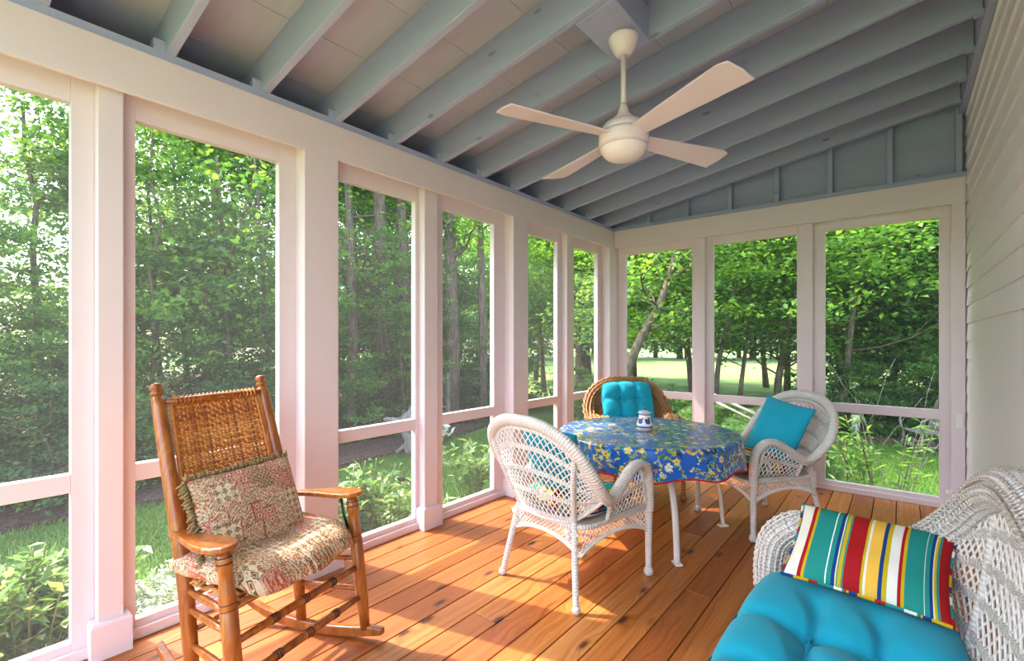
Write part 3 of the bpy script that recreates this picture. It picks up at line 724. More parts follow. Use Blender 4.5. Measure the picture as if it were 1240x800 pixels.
def wicker(name, label, cat, loc, rz, rim, mats, xin=0.0, leg=True, rimr=.032, front=(.29, .29), rear=(-.30, .265), hw=0.0, nlegs=None, seat_z=.39, pitch=.034, group=None, brown=False, bands=4, woven=False):
    """rim: half outline (y>0) from apex of the back to the front of the arm.  hw widens everything sideways."""
    mw, ms = mats
    t = thing(name, label, cat, loc, rz, group)
    half = [Vector((p[0], p[1], p[2])) for p in rim]
    pts = catmull([Vector((p.x, -p.y, p.z)) for p in half[::-1][:-1]]+half, 6) if half[0].y == 0 else None
    n = len(pts)
    rs = []
    for i, p in enumerate(pts):
        k = abs(i/(n-1)*2-1); rs.append(rimr*(1.0 if k < .5 else 1.0-.12*(k-.5)))
    if woven:
        MB().tube(pts, [q*.86 for q in rs], 12).build('rim_core', mw, t); (woven_band(pts, rimr, 0, 2*PI*17/18, 18) if not brown else woven_band(pts, rimr, 0, 2*PI*9/10, 10, .05, .008, .006)).build('woven_rim', mw, t)
    else: wrapped(pts, lambda u: rimr*(1.0 if abs(2*u-1) < .5 else 1-.12*(abs(2*u-1)-.5)), 14, .009, .0012, .8).build('wrapped_rim', mw, t)
    ip = [p+Vector((.012, -math.copysign(.018, p.y) if abs(p.y) > .05 else 0, -.040)) if p.z > .6 else p+Vector((0, -math.copysign(.0, p.y), -.026)) for p in pts]
    k0, k1 = int(n*.22), int(n*.78)
    MB().tube(ip[k0:k1+1], .012, 8).build('inner_hoop', mw, t)
    # back panel: between the rim and the seat
    nh = len(half)
    jidx = 4                                        # junction control point
    J = half[jidx]
    top = catmull([Vector((p.x, -p.y, p.z)) for p in half[:jidx+1][::-1][:-1]]+half[:jidx+1], 8)
    fT = sampler(top)
    yb = rear[1]-.05; xb = rear[0]+.07
    bp = [Vector((J.x+.005, -J.y+.012, J.z-.03)), Vector((xb+.03, -yb-.02, seat_z+.05)), Vector((xb-.01, -yb*.8, seat_z+.01)), Vector((xb-.045, -yb*.35, seat_z+.005)), Vector((xb-.045, yb*.35, seat_z+.005)), Vector((xb-.01, yb*.8, seat_z+.01)), Vector((xb+.03, yb+.02, seat_z+.05)), Vector((J.x+.005, J.y-.012, J.z-.03))]
    bpc = catmull(bp, 6); fB = sampler(bpc)
    def SB(u, v):
        a = fB(u); b = fT(u); p = a.lerp(b, v); bow = math.sin(PI*v)*.025; p.x -= bow*(1-abs(2*u-1)); return p
    MB().tube(bpc, .011, 8).build('back_bottom_band', mw, t)
    W = fT.length*.8; H = (half[0].z-seat_z)
    lat = MB(); bd = MB()
    bv = [0.03]+[(i+1)/(bands+0)*.97 for i in range(bands)]
    bv = [.03+.94*i/bands for i in range(bands+1)]
    for i in range(bands):
        lattice(lat, SB, W, H, pitch, 1.45, .0034, 0.01, .99, bv[i]+.012, bv[i+1]-.012 if i < bands-1 else 1.0)
    for i in range(0, bands):
        for q in range(4):
            vv = bv[i]-.018+.0125*q*1.0
            if vv < 0: continue
            bd.tube([SB(j/40, vv)+Vector((.002*(-1)**j, 0, 0)) for j in range(41)], .0042, 5)
    lat.build('back_lattice', ms, t); bd.build('woven_bands', mw, t)
    # rear posts up to the rim
    for sy in (1, -1):
        u = .5+sy*(.27); pp = SB(u, 0); pq = SB(u, 1)
        foot = Vector((rear[0]-.0, sy*rear[1], 0.008))
        up_ = [SB(u, v)+Vector((-.008, 0, 0)) for v in (0, .25, .5, .75, .97)]
        wrapped([foot, foot.lerp(up_[0], .5)]+up_, lambda u: .014+.003*math.sin(min(1, u*1.6)*PI), 10).build('rear_leg', mw, t)
        MB().lathe([(0, 0.001), (.016, .002), (.021, .012), (.021, .022), (.015, .034), (.0, .036)], 14, Matrix.Translation((foot.x, foot.y, 0))).build('foot', mw, t)
        f2 = Vector((front[0], sy*front[1], .008)); f3 = Vector((half[-1].x, sy*half[-1].y, half[-1].z))
        wrapped([f2, f2.lerp(f3, .5), f3], lambda u: .016+.006*u, 10).build('front_leg', mw, t)
        MB().lathe([(0, 0.001), (.018, .002), (.027, .014), (.027, .030), (.018, .046), (.0, .048)], 14, Matrix.Translation((f2.x, f2.y, 0))).build('foot', mw, t)
    # arm panels
    arm = catmull(half[5:9], 8); fA = sampler([Vector(p) for p in arm])
    for sy in (1, -1):
        xa, xe = half[5].x+.02, half[-1].x-.01
        def SA(u, v, sy=sy):
            tp = fA(u); a = Vector((xa+(xe-xa)*u, half[-1].y-.02*(1-u), seat_z+.0)); p = a.lerp(tp, v); return Vector((p.x, sy*p.y, p.z))
        la = MB(); lattice(la, SA, xe-xa, .22, pitch, 1.35, .003, 0, 1, .10, .50); lattice(la, SA, xe-xa, .22, pitch, 1.35, .003, 0, 1, .60, .93)
        la.build('arm_lattice', ms, t)
        bb = MB()
        for vv in (.0, .03, .06, .52, .55, .58): bb.tube([SA(j/12, vv) for j in range(13)], .004, 5)
        bb.tube([SA(0, v/10) for v in range(11)], .011, 8); bb.tube([SA(.98, v/10) for v in range(11)], .009, 8)
        bb.build('arm_band', mw, t)
    # seat and apron
    rp = [(rear[0]+.06, -rear[1]+.03), (rear[0]+.06, rear[1]-.03), (front[0]+.0, front[1]-.01), (front[0]+.0, -front[1]+.01)]
    o_ = [(rear[0]+.05, 0), (rear[0]+.06, rear[1]-.09), (rear[0]+.12, rear[1]-.02), (0, (rear[1]+front[1])/2-.012), (front[0]-.02, front[1]-.012), (front[0]+.015, front[1]-.06)]
    ol = [Vector((a, b, 0)) for a, b in o_]; full = catmull([Vector((p.x, -p.y, 0)) for p in ol[::-1][:-1]]+ol, 4)
    full = [Vector((p.x, p.y, 0)) for p in full]
    smb = MB().prism([(p.x, p.y) for p in full], 'z', seat_z-.022, seat_z-.004); smb.build('woven_seat', mw, t)
    MB().tube([p+Vector((0, 0, seat_z-.012)) for p in full]+[full[0]+Vector((0, 0, seat_z-.012))], .014, 8).build('seat_edge', mw, t)
    fl = [Vector((front[0], -front[1], 0)), Vector((front[0], front[1], 0)), Vector((rear[0]+.05, rear[1]-.02, 0)), Vector((rear[0]+.05, -rear[1]+.02, 0))]
    for i in range(4):
        a, b = fl[i], fl[(i+1) % 4]; Wd = (b-a).length
        def SP(u, v, a=a, b=b):
            x = 2*u-1; drop = .055+.065*abs(x)**2.2; p = a.lerp(b, u); p = Vector((p.x, p.y, seat_z-.02-drop*v)); return p
        la = MB(); lattice(la, SP, Wd, .09, pitch*.8, 1.1, .0028, 0, 1, 0, .92)
        la.tube([SP(j/24, 1) for j in range(25)], .009, 7); la.tube([SP(j/24, .85) for j in range(25)], .004, 5)
        la.build('apron', ms, t)
    return t
RIM = [(-.41, 0, .90), (-.398, .16, .88), (-.355, .285, .80), (-.275, .342, .665), (-.175, .335, .55), (-.085, .315, .515), (.02, .307, .575), (.12, .302, .63), (.205, .298, .632), (.27, .293, .575), (.288, .290, .47), (.289, .290, .36)]
wh = (M['wicker'], M['strand'])
c1 = wicker('wicker_armchair', 'white wicker armchair seen from behind, nearest seat at the round table', 'armchair', (-1.413, 2.29, 0), math.radians(81.5), RIM, wh)
hd = math.atan2(-.8, -.6)
c2 = wicker('wicker_armchair', 'white wicker armchair with a square turquoise pillow on the right of the table', 'armchair', (-.795, 3.785, 0), hd, RIM, wh)
def box_cushion(name, w, d, h, mat, pipe, M4, label, cat, tufts=(), n=48, rnd_=.5, sag=0, uvdir='x', rectp=5.0, tr=.05, tdepth=.9, pmat=None):
    """cushion in local x (depth d), y (width w); tufts: list of (x,y)"""
    mb = MB()
    def g(u, v, side):
        x, y = u*2-1, v*2-1
        # round the corners in plan
        e = max(0., (1-abs(x)**rectp)*(1-abs(y)**rectp)); z = side*h*.5*e**rnd_
        X, Y = x*d/2, y*w/2; f = 1
        k = .10*abs(x*y)**3; X *= 1-k; Y *= 1-k
        for (tx, ty) in tufts:
            dx, dy = X-tx, Y-ty; q = math.hypot(dx, dy)
            z -= side*h*.5*tdepth*math.exp(-(q/tr)**1.3)*.8
            an = math.atan2(dy, dx)
            z -= side*h*(.20 if w > 1 else .13)*math.exp(-((q-.09)/.12)**2)*(math.cos(an*2+.15*math.sin(q*25))**10)
        z -= sag*(1-x*x)*(1-y*y)
        return (X, Y, z)
    us = [.5-.5*math.cos(PI*i/n) for i in range(n+1)]
    # swap so u follows y (stripes cross the width)
    if uvdir == 'y': mb.surf(lambda u, v: g(v, u, 1), us, us, flip=True); mb.surf(lambda u, v: g(v, u, -1), us, us)
    else: mb.surf(lambda u, v: g(u, v, 1), us, us); mb.surf(lambda u, v: g(u, v, -1), us, us, flip=True)
    o = mb.build(name, mat, weld=True)
    if pipe:
        e = [g(u, 0, 1) for u in us]+[g(1, v, 1) for v in us[1:]]+[g(u, 1, 1) for u in us[::-1][1:]]+[g(0, v, 1) for v in us[::-1][1:-1]]
        m2 = MB(); m2.tube(e, pipe, 6, closed=True); m2.uv = [(v_*6 % 1, 0) for (_, v_) in m2.uv]; m2.build('piping', pmat or M['teal_dark'], o)
    if tufts:
        for tx, ty in tufts: MB().lathe([(0, .001), (.009, 0), (.007, .004), (0, .006)], 10, Matrix.Translation((tx, ty, h*.5*(1-tdepth*.8)+.0))).build('tuft_button', M['teal_dark'], o)
    o.matrix_world = M4
    tag(o, label, cat); return o
def loc4(loc, rz): return Matrix.Translation(loc) @ Matrix.Rotation(rz, 4, 'Z')
m1 = loc4((-1.413, 2.29, 0), math.radians(81.5)); m2 = loc4((-.795, 3.785, 0), hd)
for mm, lb in ((m1, 'striped seat cushion on the white wicker armchair nearest the camera'), (m2, 'striped seat cushion under the turquoise pillow on the right wicker armchair')):
    box_cushion('seat_cushion', .50, .47, .11, M['stripes'], .006, mm @ Matrix.Translation((.03, 0, .443)), lb, 'cushion', uvdir='y' if mm is m1 else 'x', pmat=M['braid'])
def sq_pillow(mm, loc, xdir, nrm, w, h, th, label):
    o = make_pillow('throw_pillow', w, h, th, M['teal'], M['teal_dark'], wr=.006); o.matrix_world = mm @ basis(loc, xdir, nrm); tag(o, label, 'pillow'); return o
sq_pillow(m2, (-.14, .035, .665), (.0, 1, -.12), (.90, 0, .40), .42, .42, .14, 'square turquoise pillow leaning in the right wicker armchair')
sq_pillow(m1, (-.17, 0.0, .67), (0, 1, .1), (.92, 0, .38), .40, .40, .13, 'turquoise pillow seen through the back lattice of the nearest armchair')

# brown wicker chair behind the table
RIMB = [(-.36, 0, .91), (-.35, .17, .895), (-.31, .295, .82), (-.24, .355, .70), (-.15, .35, .61), (-.06, .33, .60), (.04, .31, .61), (.13, .305, .62), (.21, .30, .61), (.26, .295, .55), (.275, .29, .45), (.275, .29, .36)]
BC = (-1.775, 3.885); bh = math.radians(-45)
c3 = wicker('brown_wicker_armchair', 'brown wicker armchair behind the table in the screened corner', 'armchair', (BC[0], BC[1], 0), bh, RIMB, (M['brown_wicker'], M['brown_strand']), rimr=.048, pitch=.014, bands=3, woven=True, brown=True)
m3 = loc4((BC[0], BC[1], 0), bh)
box_cushion('back_cushion', .47, .47, .11, M['teal'], .0055, m3 @ basis((-.19, 0, .70), (.3, 0, -.95), (.95, 0, .3)), 'turquoise tufted back cushion on the brown wicker armchair', 'cushion', tufts=[(-.08, -.075), (-.08, .075), (.09, -.075), (.09, .075)], tr=.035)
box_cushion('seat_cushion', .46, .46, .09, M['teal'], .0055, m3 @ Matrix.Translation((.04, 0, .43)), 'turquoise seat cushion low on the brown wicker armchair', 'cushion')

# ============================================================ TABLE
TX, TY, TR, TZ = -1.34, 3.11, .575, .69
t = thing('dining_table', 'round table with curved white metal legs under the blue floral cloth', 'table', (TX, TY, 0))
MB().lathe([(0, TZ-.035), (.545, TZ-.035), (.56, TZ-.03), (.56, TZ-.012), (.55, TZ-.004), (0, TZ-.004)], 64).build('tabletop', M['metalwhite'], t)
feet = [(-1.007-TX, 2.762-TY), (-.966-TX, 3.528-TY), (-1.60-TX, 3.50-TY), (-1.42-TX, 2.62-TY)]
a0 = math.atan2(2.762-TY, -1.0-TX)
for k, (lx, ly) in enumerate([(-1.007-TX, 2.762-TY), (-.964-TX, 3.53-TY), (-.36, .40), (-.40, -.35)]):
    r = math.hypot(lx, ly); d = Vector((lx/r, ly/r, 0))
    top = d*.20
    P = [tuple(d*(.12))[:2]+(.655,), tuple(d*(.28))[:2]+(.615,), tuple(d*(r*.74))[:2]+(.52,), tuple(d*(r*.93))[:2]+(.30,), (lx, ly, .012)]
    side = d.cross(Vector((0, 0, 1)))
    m = MB().tube(catmull(P, 8), 0.020, 8, flat=.5); 
    m.build('leg', M['metalwhite'], t)
    MB().box((-.032, -.022, .001), (.032, .022, .013), Matrix.Translation((lx, ly, 0)) @ Matrix.Rotation(math.atan2(d.y, d.x), 4, 'Z')).build('foot_plate', M['metalwhite'], t, bevel=.003)
MB().lathe([(0, .56), (.05, .56), (.06, .60), (.12, .654), (0, .654)], 20).build('leg_hub', M['metalwhite'], t)
# cloth: polar grid, painted floral pattern
NA, NR = 640, 190
def cloth_pos(a, s):
    """s arc distance from the middle"""
    fold = .5+.5*math.sin(a*9+.8*math.sin(2*a)); 
    rc = .022
    if s <= TR: return (s*math.cos(a), s*math.sin(a), TZ)
    d = s-TR
    if d < rc*PI/2: th = d/rc; r = TR+rc*math.sin(th); z = TZ-rc*(1-math.cos(th))
    else:
        dd = d-rc*PI/2; k = min(1, dd/.17); r = TR+rc+k*(.020*fold-.010)+dd*.03; z = TZ-rc-dd
    return (r*math.cos(a), r*math.sin(a), z)
SM = TR+.022*PI/2+.155
ss = list(np.linspace(0, TR, 130))+list(np.linspace(TR+.003, SM, 46))
mb = MB(); mb.surf(lambda a, s: cloth_pos(a*2*PI, s-.0 if s < SM-.001 else SM+.012*math.sin(a*2*PI*9+.8*math.sin(4*PI*a))), [i/NA for i in range(NA+1)], ss)
o = mb.build('tablecloth', M['floral'], weld=True)
co = verts_np(o); rr = np.hypot(co[:, 0], co[:, 1]); an = np.arctan2(co[:, 1], co[:, 0]); flat = np.where(rr > TR, TR+(TZ-co[:, 2]), rr); px, py = flat*np.cos(an), flat*np.sin(an)
col = np.tile(np.array(hexc('#1563c4')[:3]), (len(px), 1))
def hx(s): return np.array(hexc(s)[:3])
yel, org, gre, dgr, cya, whi, nav, lime = [hx(s) for s in ('#f0d66a', '#e79a2e', '#4f8f4a', '#1d3f38', '#5cc0e0', '#e8ecd8', '#123a80', '#a7b94a')]
R2 = np.random.default_rng(5)
def flower(cx_, cy_, R, n, c, cc, edge_, rot):
    dx, dy = px-cx_, py-cy_; m = (dx*dx+dy*dy) < (R*1.3)**2
    if not m.any(): return
    a = np.arctan2(dy[m], dx[m])+rot; d = np.hypot(dx[m], dy[m]); rad = R*(.45+.55*np.abs(np.cos(a*n/2))**.7)
    idx = np.where(m)[0]; col[idx[d < rad*1.12]] = edge_; col[idx[d < rad]] = c; col[idx[(d < rad*.55) & (np.abs(np.sin(a*n/2)) > .9)]] = edge_; col[idx[d < R*.25]] = cc
def leaf(cx_, cy_, L_, Wd, rot, c, edge_):
    dx, dy = px-cx_, py-cy_; x = dx*math.cos(rot)+dy*math.sin(rot); y = -dx*math.sin(rot)+dy*math.cos(rot)
    y = y - .25*x*x/L_*2; q = (x/L_)**2; m = (q < 1)
    w_ = Wd*(1-q); col[m & (np.abs(y) < w_*1.25+.001)] = edge_; col[m & (np.abs(y) < w_)] = c; col[m & (np.abs(y) < .0012)] = edge_
RM = SM
for i in range(1500):
    a = R2.random()*2*PI; d = RM*math.sqrt(R2.random()); x, y = d*math.cos(a), d*math.sin(a)
    leaf(x, y, R2.uniform(.019, .040), R2.uniform(.0045, .0095), R2.random()*PI*2, [yel, gre, whi, lime, dgr, cya, yel][R2.integers(7)], [dgr, nav, nav][R2.integers(3)])
for i in range(280):
    a = R2.random()*2*PI; d = RM*math.sqrt(R2.random()); x, y = d*math.cos(a), d*math.sin(a)
    flower(x, y, R2.uniform(.012, .024), [5, 6, 5][R2.integers(3)], [yel, org, whi, cya, yel, gre][R2.integers(6)], [org, nav, yel, dgr][R2.integers(4)], [nav, dgr, whi][R2.integers(3)], R2.random()*6)
paint_verts(o, col); o.location = (TX, TY, 0)
tag(o, 'blue floral oilcloth with a red hem draped over the round table', 'tablecloth')
mb = MB(); mb.tube([cloth_pos(i/240*2*PI, SM+.012*math.sin(i/240*2*PI*9+.8*math.sin(4*PI*i/240))) for i in range(240)], .0055, 6, closed=True); mb.build('red_hem', M['red'], o)
# ceramic jar
prof = [(0, .001), (.036, .001), (.040, .006), (.043, .02), (.044, .035), (.040, .05), (.033, .072), (.030, .088), (.031, .093), (.028, .094)]
jx, jy = [float(v) for v in (-1.352, 3.10)]
t = thing('ceramic_jar', 'small painted white ceramic jar with a lid on the blue tablecloth', 'jar', (jx, jy, TZ+.001)); t.scale = (1.25,)*3
fine = catmull([(r, 0, z) for r, z in prof], 8); o = MB().lathe([(p.x, p.z) for p in fine], 72).build('jar_body', M['ceramic'], t)
co = verts_np(o); an = np.arctan2(co[:, 1], co[:, 0]); z = co[:, 2]; col = np.tile(hx('#e6e4dc'), (len(z), 1))
col[(z < .016) & (z > .0)] = hx('#cdb8a4'); col[(z > .017) & (z < .026)] = hx('#3a62b8'); col[(z > .084) & (z < .090)] = hx('#3a62b8')
for k in range(6):
    a_ = k*PI/3+.3; da = (an-a_+PI) % (2*PI)-PI; q = np.hypot(da*.037, z-.052)
    col[q < .013] = hx('#1f2f6e'); col[q < .008] = hx('#2f5cc0'); q2 = np.hypot((da-.28)*.037, z-.067); col[q2 < .006] = hx('#b8322a'); q3 = np.hypot((da+.3)*.037, z-.06); col[q3 < .006] = hx('#2b3b2b')
paint_verts(o, col)
o = MB().lathe([(.0, .092), (.036, .093), (.037, .097), (.033, .101), (.015, .106), (.006, .110), (.0, .110)], 36).build('lid', M['ceramic'], t); paint_verts(o, np.tile(hx('#c9c6c4'), (len(o.data.vertices), 1)))
o2 = MB().lathe([(.0, .108), (.005, .110), (.008, .116), (.006, .123), (.0, .125)], 16).build('knob', M['ceramic'], o); paint_verts(o2, np.tile(hx('#3a62b8'), (len(o2.data.vertices), 1)))

# ============================================================ LOVESEAT
LX, LY = -.06, 1.35
RIML = [(-.275, 0, .965), (-.27, .25, .95), (-.25, .46, .885), (-.21, .60, .775), (-.14, .69, .665), (-.06, .715, .60), (.05, .712, .59), (.15, .70, .618), (.24, .69, .612), (.305, .683, .555), (.325, .68, .46), (.325, .68, .36)]
c4 = wicker('wicker_loveseat', 'white wicker loveseat against the house wall', 'loveseat', (LX, LY, 0), PI, RIML, wh, rimr=.052, front=(.33, .68), rear=(-.24, .64), pitch=.034, bands=5, woven=True)
mL = loc4((LX, LY, 0), PI)
box_cushion('seat_cushion', 1.24, .54, .15, M['teal'], .006, mL @ Matrix.Translation((.06, .02, .452)), 'long turquoise tufted seat cushion on the white wicker loveseat', 'cushion', tufts=[(x_, y_) for x_ in (-.075, .075) for y_ in (-.22, .03, .28)], n=110, tr=.07, rectp=7)
# striped lumbar pillow
o = make_pillow('lumbar_pillow', .41, .31, .12, M['stripes'], M['braid'], wr=.004); 
for c_ in o.children:
    ul = c_.data.uv_layers[0]; b = np.empty(len(ul.data)*2, np.float32); ul.data.foreach_get('uv', b); b = b.reshape(-1, 2); b = np.stack([(b[:, 1]*6) % 1, b[:, 0]*0], 1); ul.data.foreach_set('uv', b.astype(np.float32).ravel())
tag(o, 'striped teal, red and yellow lumbar pillow on the loveseat', 'pillow')
o.matrix_world = basis((-.082, 1.868, .622), (1, -.08, -.02), (-.02, -.50, .86))

# ============================================================ OUTDOORS
GZ = -.45
def px_ray(x, y):
    F_ = Vector((-math.sin(TH), math.cos(TH), 0)); R_ = Vector((math.cos(TH), math.sin(TH), 0)); return F_+R_*((x-620)/FPX)+Vector((0, 0, (412.5-y)/FPX))
def at(x, dist, z=GZ):
    """ground point seen in image column x, dist metres along the view axis"""
    d = px_ray(x, 412.5); return (d.x*dist, d.y*dist, z)
# ground with the lawn, a mulch bed under the woods
def ground():
    me = MB(); xs = np.concatenate([np.arange(-70, -14, 4.), np.arange(-14, 10, .8), np.arange(10, 42, 4.)]); ys = np.concatenate([np.arange(-40, -4, 4.), np.arange(-4, 22, .8), np.arange(22, 100, 5.)])
    V = [(x, y, GZ+.06*math.sin(x*.5)*math.sin(y*.4)-(.0 if abs(x) < 6 else 0)) for y in ys for x in xs]; nx = len(xs)
    F = [(j*nx+i, j*nx+i+1, (j+1)*nx+i+1, (j+1)*nx+i) for j in range(len(ys)-1) for i in range(nx-1)]
    me.add(V, F, None, 0, True); return me.build('ground', M['lawn'])
g = ground(); tag(g, 'mown green lawn around the porch', 'lawn', kind='structure')
def blob(name, pts, z, mat):
    c = catmull([Vector((p[0], p[1], 0)) for p in pts+[pts[0]]], 6)[:-1]
    return MB().prism([(p.x, p.y) for p in c], 'z', z-.12, z).build(name, mat)
o = blob('mulch_bed', [(-5.9, -6), (-6.3, 0), (-5.9, 3), (-6.2, 6), (-7.2, 9), (-8.8, 12), (-14, 13), (-30, 14), (-30, -10), (-12, -10)], GZ+.07, M['mulch']); tag(o, 'brown mulch and leaf litter under the woods on the left', 'mulch bed', kind='structure')
o = blob('mulch_bed', [(-2.75, -2), (-2.75, 5.0), (-3.3, 4.8), (-3.45, 3), (-3.3, 1.6), (-3.5, 0), (-3.4, -2)], GZ+.075, M['mulch']); tag(o, 'narrow mulch bed at the foot of the porch', 'mulch bed', kind='structure')
o = blob('mulch_bed', [(-1.2, 10.6), (.3, 9.9), (2.5, 10.3), (9, 11), (9, 24), (2, 24), (-.2, 18), (-1.5, 13)], GZ+.075, M['mulch']); tag(o, 'dark leaf litter beneath the woods at the right', 'mulch bed', kind='structure')

def leaf_mesh(name, cen, nrm, size, rnd, shape=.55, mat=None, parent=None, droop=.0):
    """one folded leaf per centre; arrays of shape (n,3),(n,3),(n,),(n,)"""
    n = len(cen)
    t = rng.normal(size=(n, 3)); t[:, 2] -= droop; nrm = nrm/np.linalg.norm(nrm, axis=1)[:, None]
    t -= nrm*(t*nrm).sum(1)[:, None]; t /= np.linalg.norm(t, axis=1)[:, None]; b = np.cross(nrm, t)
    s = size[:, None]
    p0 = cen-t*s*.5; p2 = cen+t*s*.5; m = cen-t*s*.05
    p1 = m+b*s*shape*.5+nrm*s*.09; p3 = m-b*s*shape*.5+nrm*s*.09
    V = np.stack([p0, p1, p2, p3], 1).reshape(-1, 3).astype(np.float32)
    me = bpy.data.meshes.new(name); me.vertices.add(4*n); me.vertices.foreach_set('co', V.ravel())
    me.loops.add(4*n); me.loops.foreach_set('vertex_index', np.arange(4*n, dtype=np.int32))
    me.polygons.add(n); me.polygons.foreach_set('loop_start', np.arange(0, 4*n, 4, dtype=np.int32)); me.polygons.foreach_set('loop_total', np.full(n, 4, dtype=np.int32))
    a = me.attributes.new('rnd', 'FLOAT', 'FACE'); a.data.foreach_set('value', rnd.astype(np.float32)); me.update(calc_edges=True)
    me.materials.append(mat); o = bpy.data.objects.new(name, me); C.objects.link(o)
    if parent is not None: o.parent = parent
    return o
def branchy(mb, p, d, L, r, depth, tips, spread=.6, up=.12, kids=3):
    pts = [p]; n = 4; q = p; dd = d
    for i in range(n):
        dd = (dd+Vector((random.uniform(-.22, .22), random.uniform(-.22, .22), random.uniform(-.1, .15)+up*.3))).normalized(); q = q+dd*L/n; pts.append(q)
    mb.tube(pts, [r*(1-.5*i/n) for i in range(n+1)], 6 if depth > 1 else 4)
    tips += pts[2:] if depth <= 1 else pts[3:]
    if depth > 0:
        for k in range(kids):
            s = pts[random.choice((2, 3, 4))]; e = (dd+Vector((random.gauss(0, spread), random.gauss(0, spread), random.gauss(.05, spread*.6)))).normalized()
            branchy(mb, s, e, L*random.uniform(.55, .8), r*.5, depth-1, tips, spread, up, kids)
def tree_proto(name, label, cat, h, r, crown_lo, crown_r, nleaf, leafsize, mat, clumps, lean=0, multi=1, group=None, flatleaf=.5):
    t = thing(name, label, cat, group=group); tr = MB(); br = MB(); tips = []
    for s in range(multi):
        a0 = random.random()*6.3; sx, sy = (0, 0) if multi == 1 else (.35*math.cos(s*2.2+a0), .35*math.sin(s*2.2+a0)); lx, ly = random.uniform(-1, 1)*lean, random.uniform(-1, 1)*lean
        pts = [Vector((sx+lx*k/8*h*.12+random.uniform(-.05, .05)*k*.3, sy+ly*k/8*h*.12+random.uniform(-.05, .05)*k*.3, -.15+h*.9*k/8)) for k in range(9)]
        tr.tube(pts, [r*(1.25 if k == 0 else 1)*(1-.085*k) for k in range(9)], 9)
        fz = sampler(pts)
        for k in range(14//multi+3):
            z = random.uniform(max(.08, crown_lo/h*.9), .98); p = fz(z); a = random.random()*2*PI
            branchy(br, p, Vector((math.cos(a), math.sin(a), random.uniform(-.1, .45))), crown_r*random.uniform(.45, .8)*(1.15-z*.5), r*.32*(1.1-z*.6), 1, tips)
    tr.build('trunk', M['bark'], t); br.build('branches', M['bark'], t)
    tp = np.array([tuple(p) for p in tips])
    # clumps around the branch tips, plus crown volume
    ct = tp[rng.integers(0, len(tp), clumps)]+rng.normal(size=(clumps, 3))*crown_r*.13
    extra = clumps//2; th = rng.random(extra)*2*PI; zz = rng.random(extra); rr_ = crown_r*np.sqrt(rng.random(extra))*(1.05-.55*zz**2); ev = np.stack([rr_*np.cos(th), rr_*np.sin(th), crown_lo+(h-crown_lo)*zz], 1)
    ct = np.concatenate([ct, ev]); ct[:, 2] = np.maximum(ct[:, 2], crown_lo*.8)
    ci = rng.integers(0, len(ct), nleaf); sg = rng.uniform(.6, 1.3, len(ct))[:, None]*crown_r*.085
    off = rng.normal(size=(nleaf, 3))*sg[ci]*np.array([1.3, 1.3, .42]); cen = ct[ci]+off
    cen[:, 2] = np.maximum(cen[:, 2], .08)
    nr = rng.normal(size=(nleaf, 3))*flatleaf+np.array([0, 0, 1.]); 
    rn = np.clip(rng.random(len(ct))[ci]*.55+rng.random(nleaf)*.45, 0, 1)
    leaf_mesh('foliage', cen, nr, rng.uniform(.75, 1.25, nleaf)*leafsize, rn, .62, mat, t, .3)
    return t
far = (0, 0, -200)
G1 = 'trees of the dense woods beyond the left screens'
tA = tree_proto('woodland_tree', '', 'tree', 8.5, .09, .9, 2.2, 24000, .115, M['leaf2'], 230, .6, group=G1)
tB = tree_proto('woodland_tree', '', 'tree', 9.5, .12, 1.8, 2.5, 24000, .12, M['leaf'], 210, .5, group=G1)
tS = tree_proto('woodland_sapling', '', 'tree', 6.0, .04, .6, 1.3, 9000, .09, M['leaf'], 150, 1.0, group=G1)
tM = tree_proto('maple_tree', '', 'tree', 9.0, .075, 2.2, 3.1, 28000, .115, M['leaf'], 280, 1.0, 1)
tU = tree_proto('understory_shrub', '', 'shrub', 2.2, .03, .15, 1.1, 8000, .085, M['leaf2'], 130, .6, 3)
def place(proto, used, label, x, y, rz, s, group, sz=1):
    if proto.name not in used: used.add(proto.name); o = proto
    else: o = copy_tree(proto)
    o.location = (x, y, GZ); o.rotation_euler = (0, 0, rz); o.scale = (s, s, s*sz); o['label'] = label
    if group: o['group'] = group
    elif 'group' in o: del o['group']
    return o
used = set()
# left woods
for i in range(30):
    row = i % 3; k = i//3
    x = [-8.8, -12.2, -27][row]+random.uniform(-.8, .8); y = -5.5+k*2.3+row*.7+random.uniform(-.6, .6)
    if row == 2: y = [-14, -8, -3, 9.5, 14, 19, 24, 29, 34, 39][k]
    if y > 7.5 and row == 0: x -= 1.4
    if y > 10.5 and row < 2: continue
    p = random.choice((tA, tB, tA))
    place(p, used, 'tall leafy tree in the dense woods beyond the long screened wall', x, y, random.random()*6.3, [random.uniform(.78, .95) if not -1.5 < y < 2.8 else .62, random.uniform(.9, 1.1) if not -2.5 < y < 3.2 else .62, random.uniform(1.5, 1.9)][row], G1)
for i in range(13):
    place(tS, used, 'slender leafy sapling at the front edge of the left woods', -7.3+random.uniform(-.7, .5), -4+i*1.15+random.uniform(-.3, .3), random.random()*6.3, random.uniform(.6, .85), 'saplings at the edge of the left woods')
for i in range(20):
    place(tU, used, 'low leafy shrub along the mulch at the foot of the left woods', -7.3+random.uniform(-.5, .8)-(.05*i if i > 9 else 0), -4.6+i*.8+random.uniform(-.3, .3), random.random()*6.3, random.uniform(.45, .75), 'shrubs at the foot of the left woods')
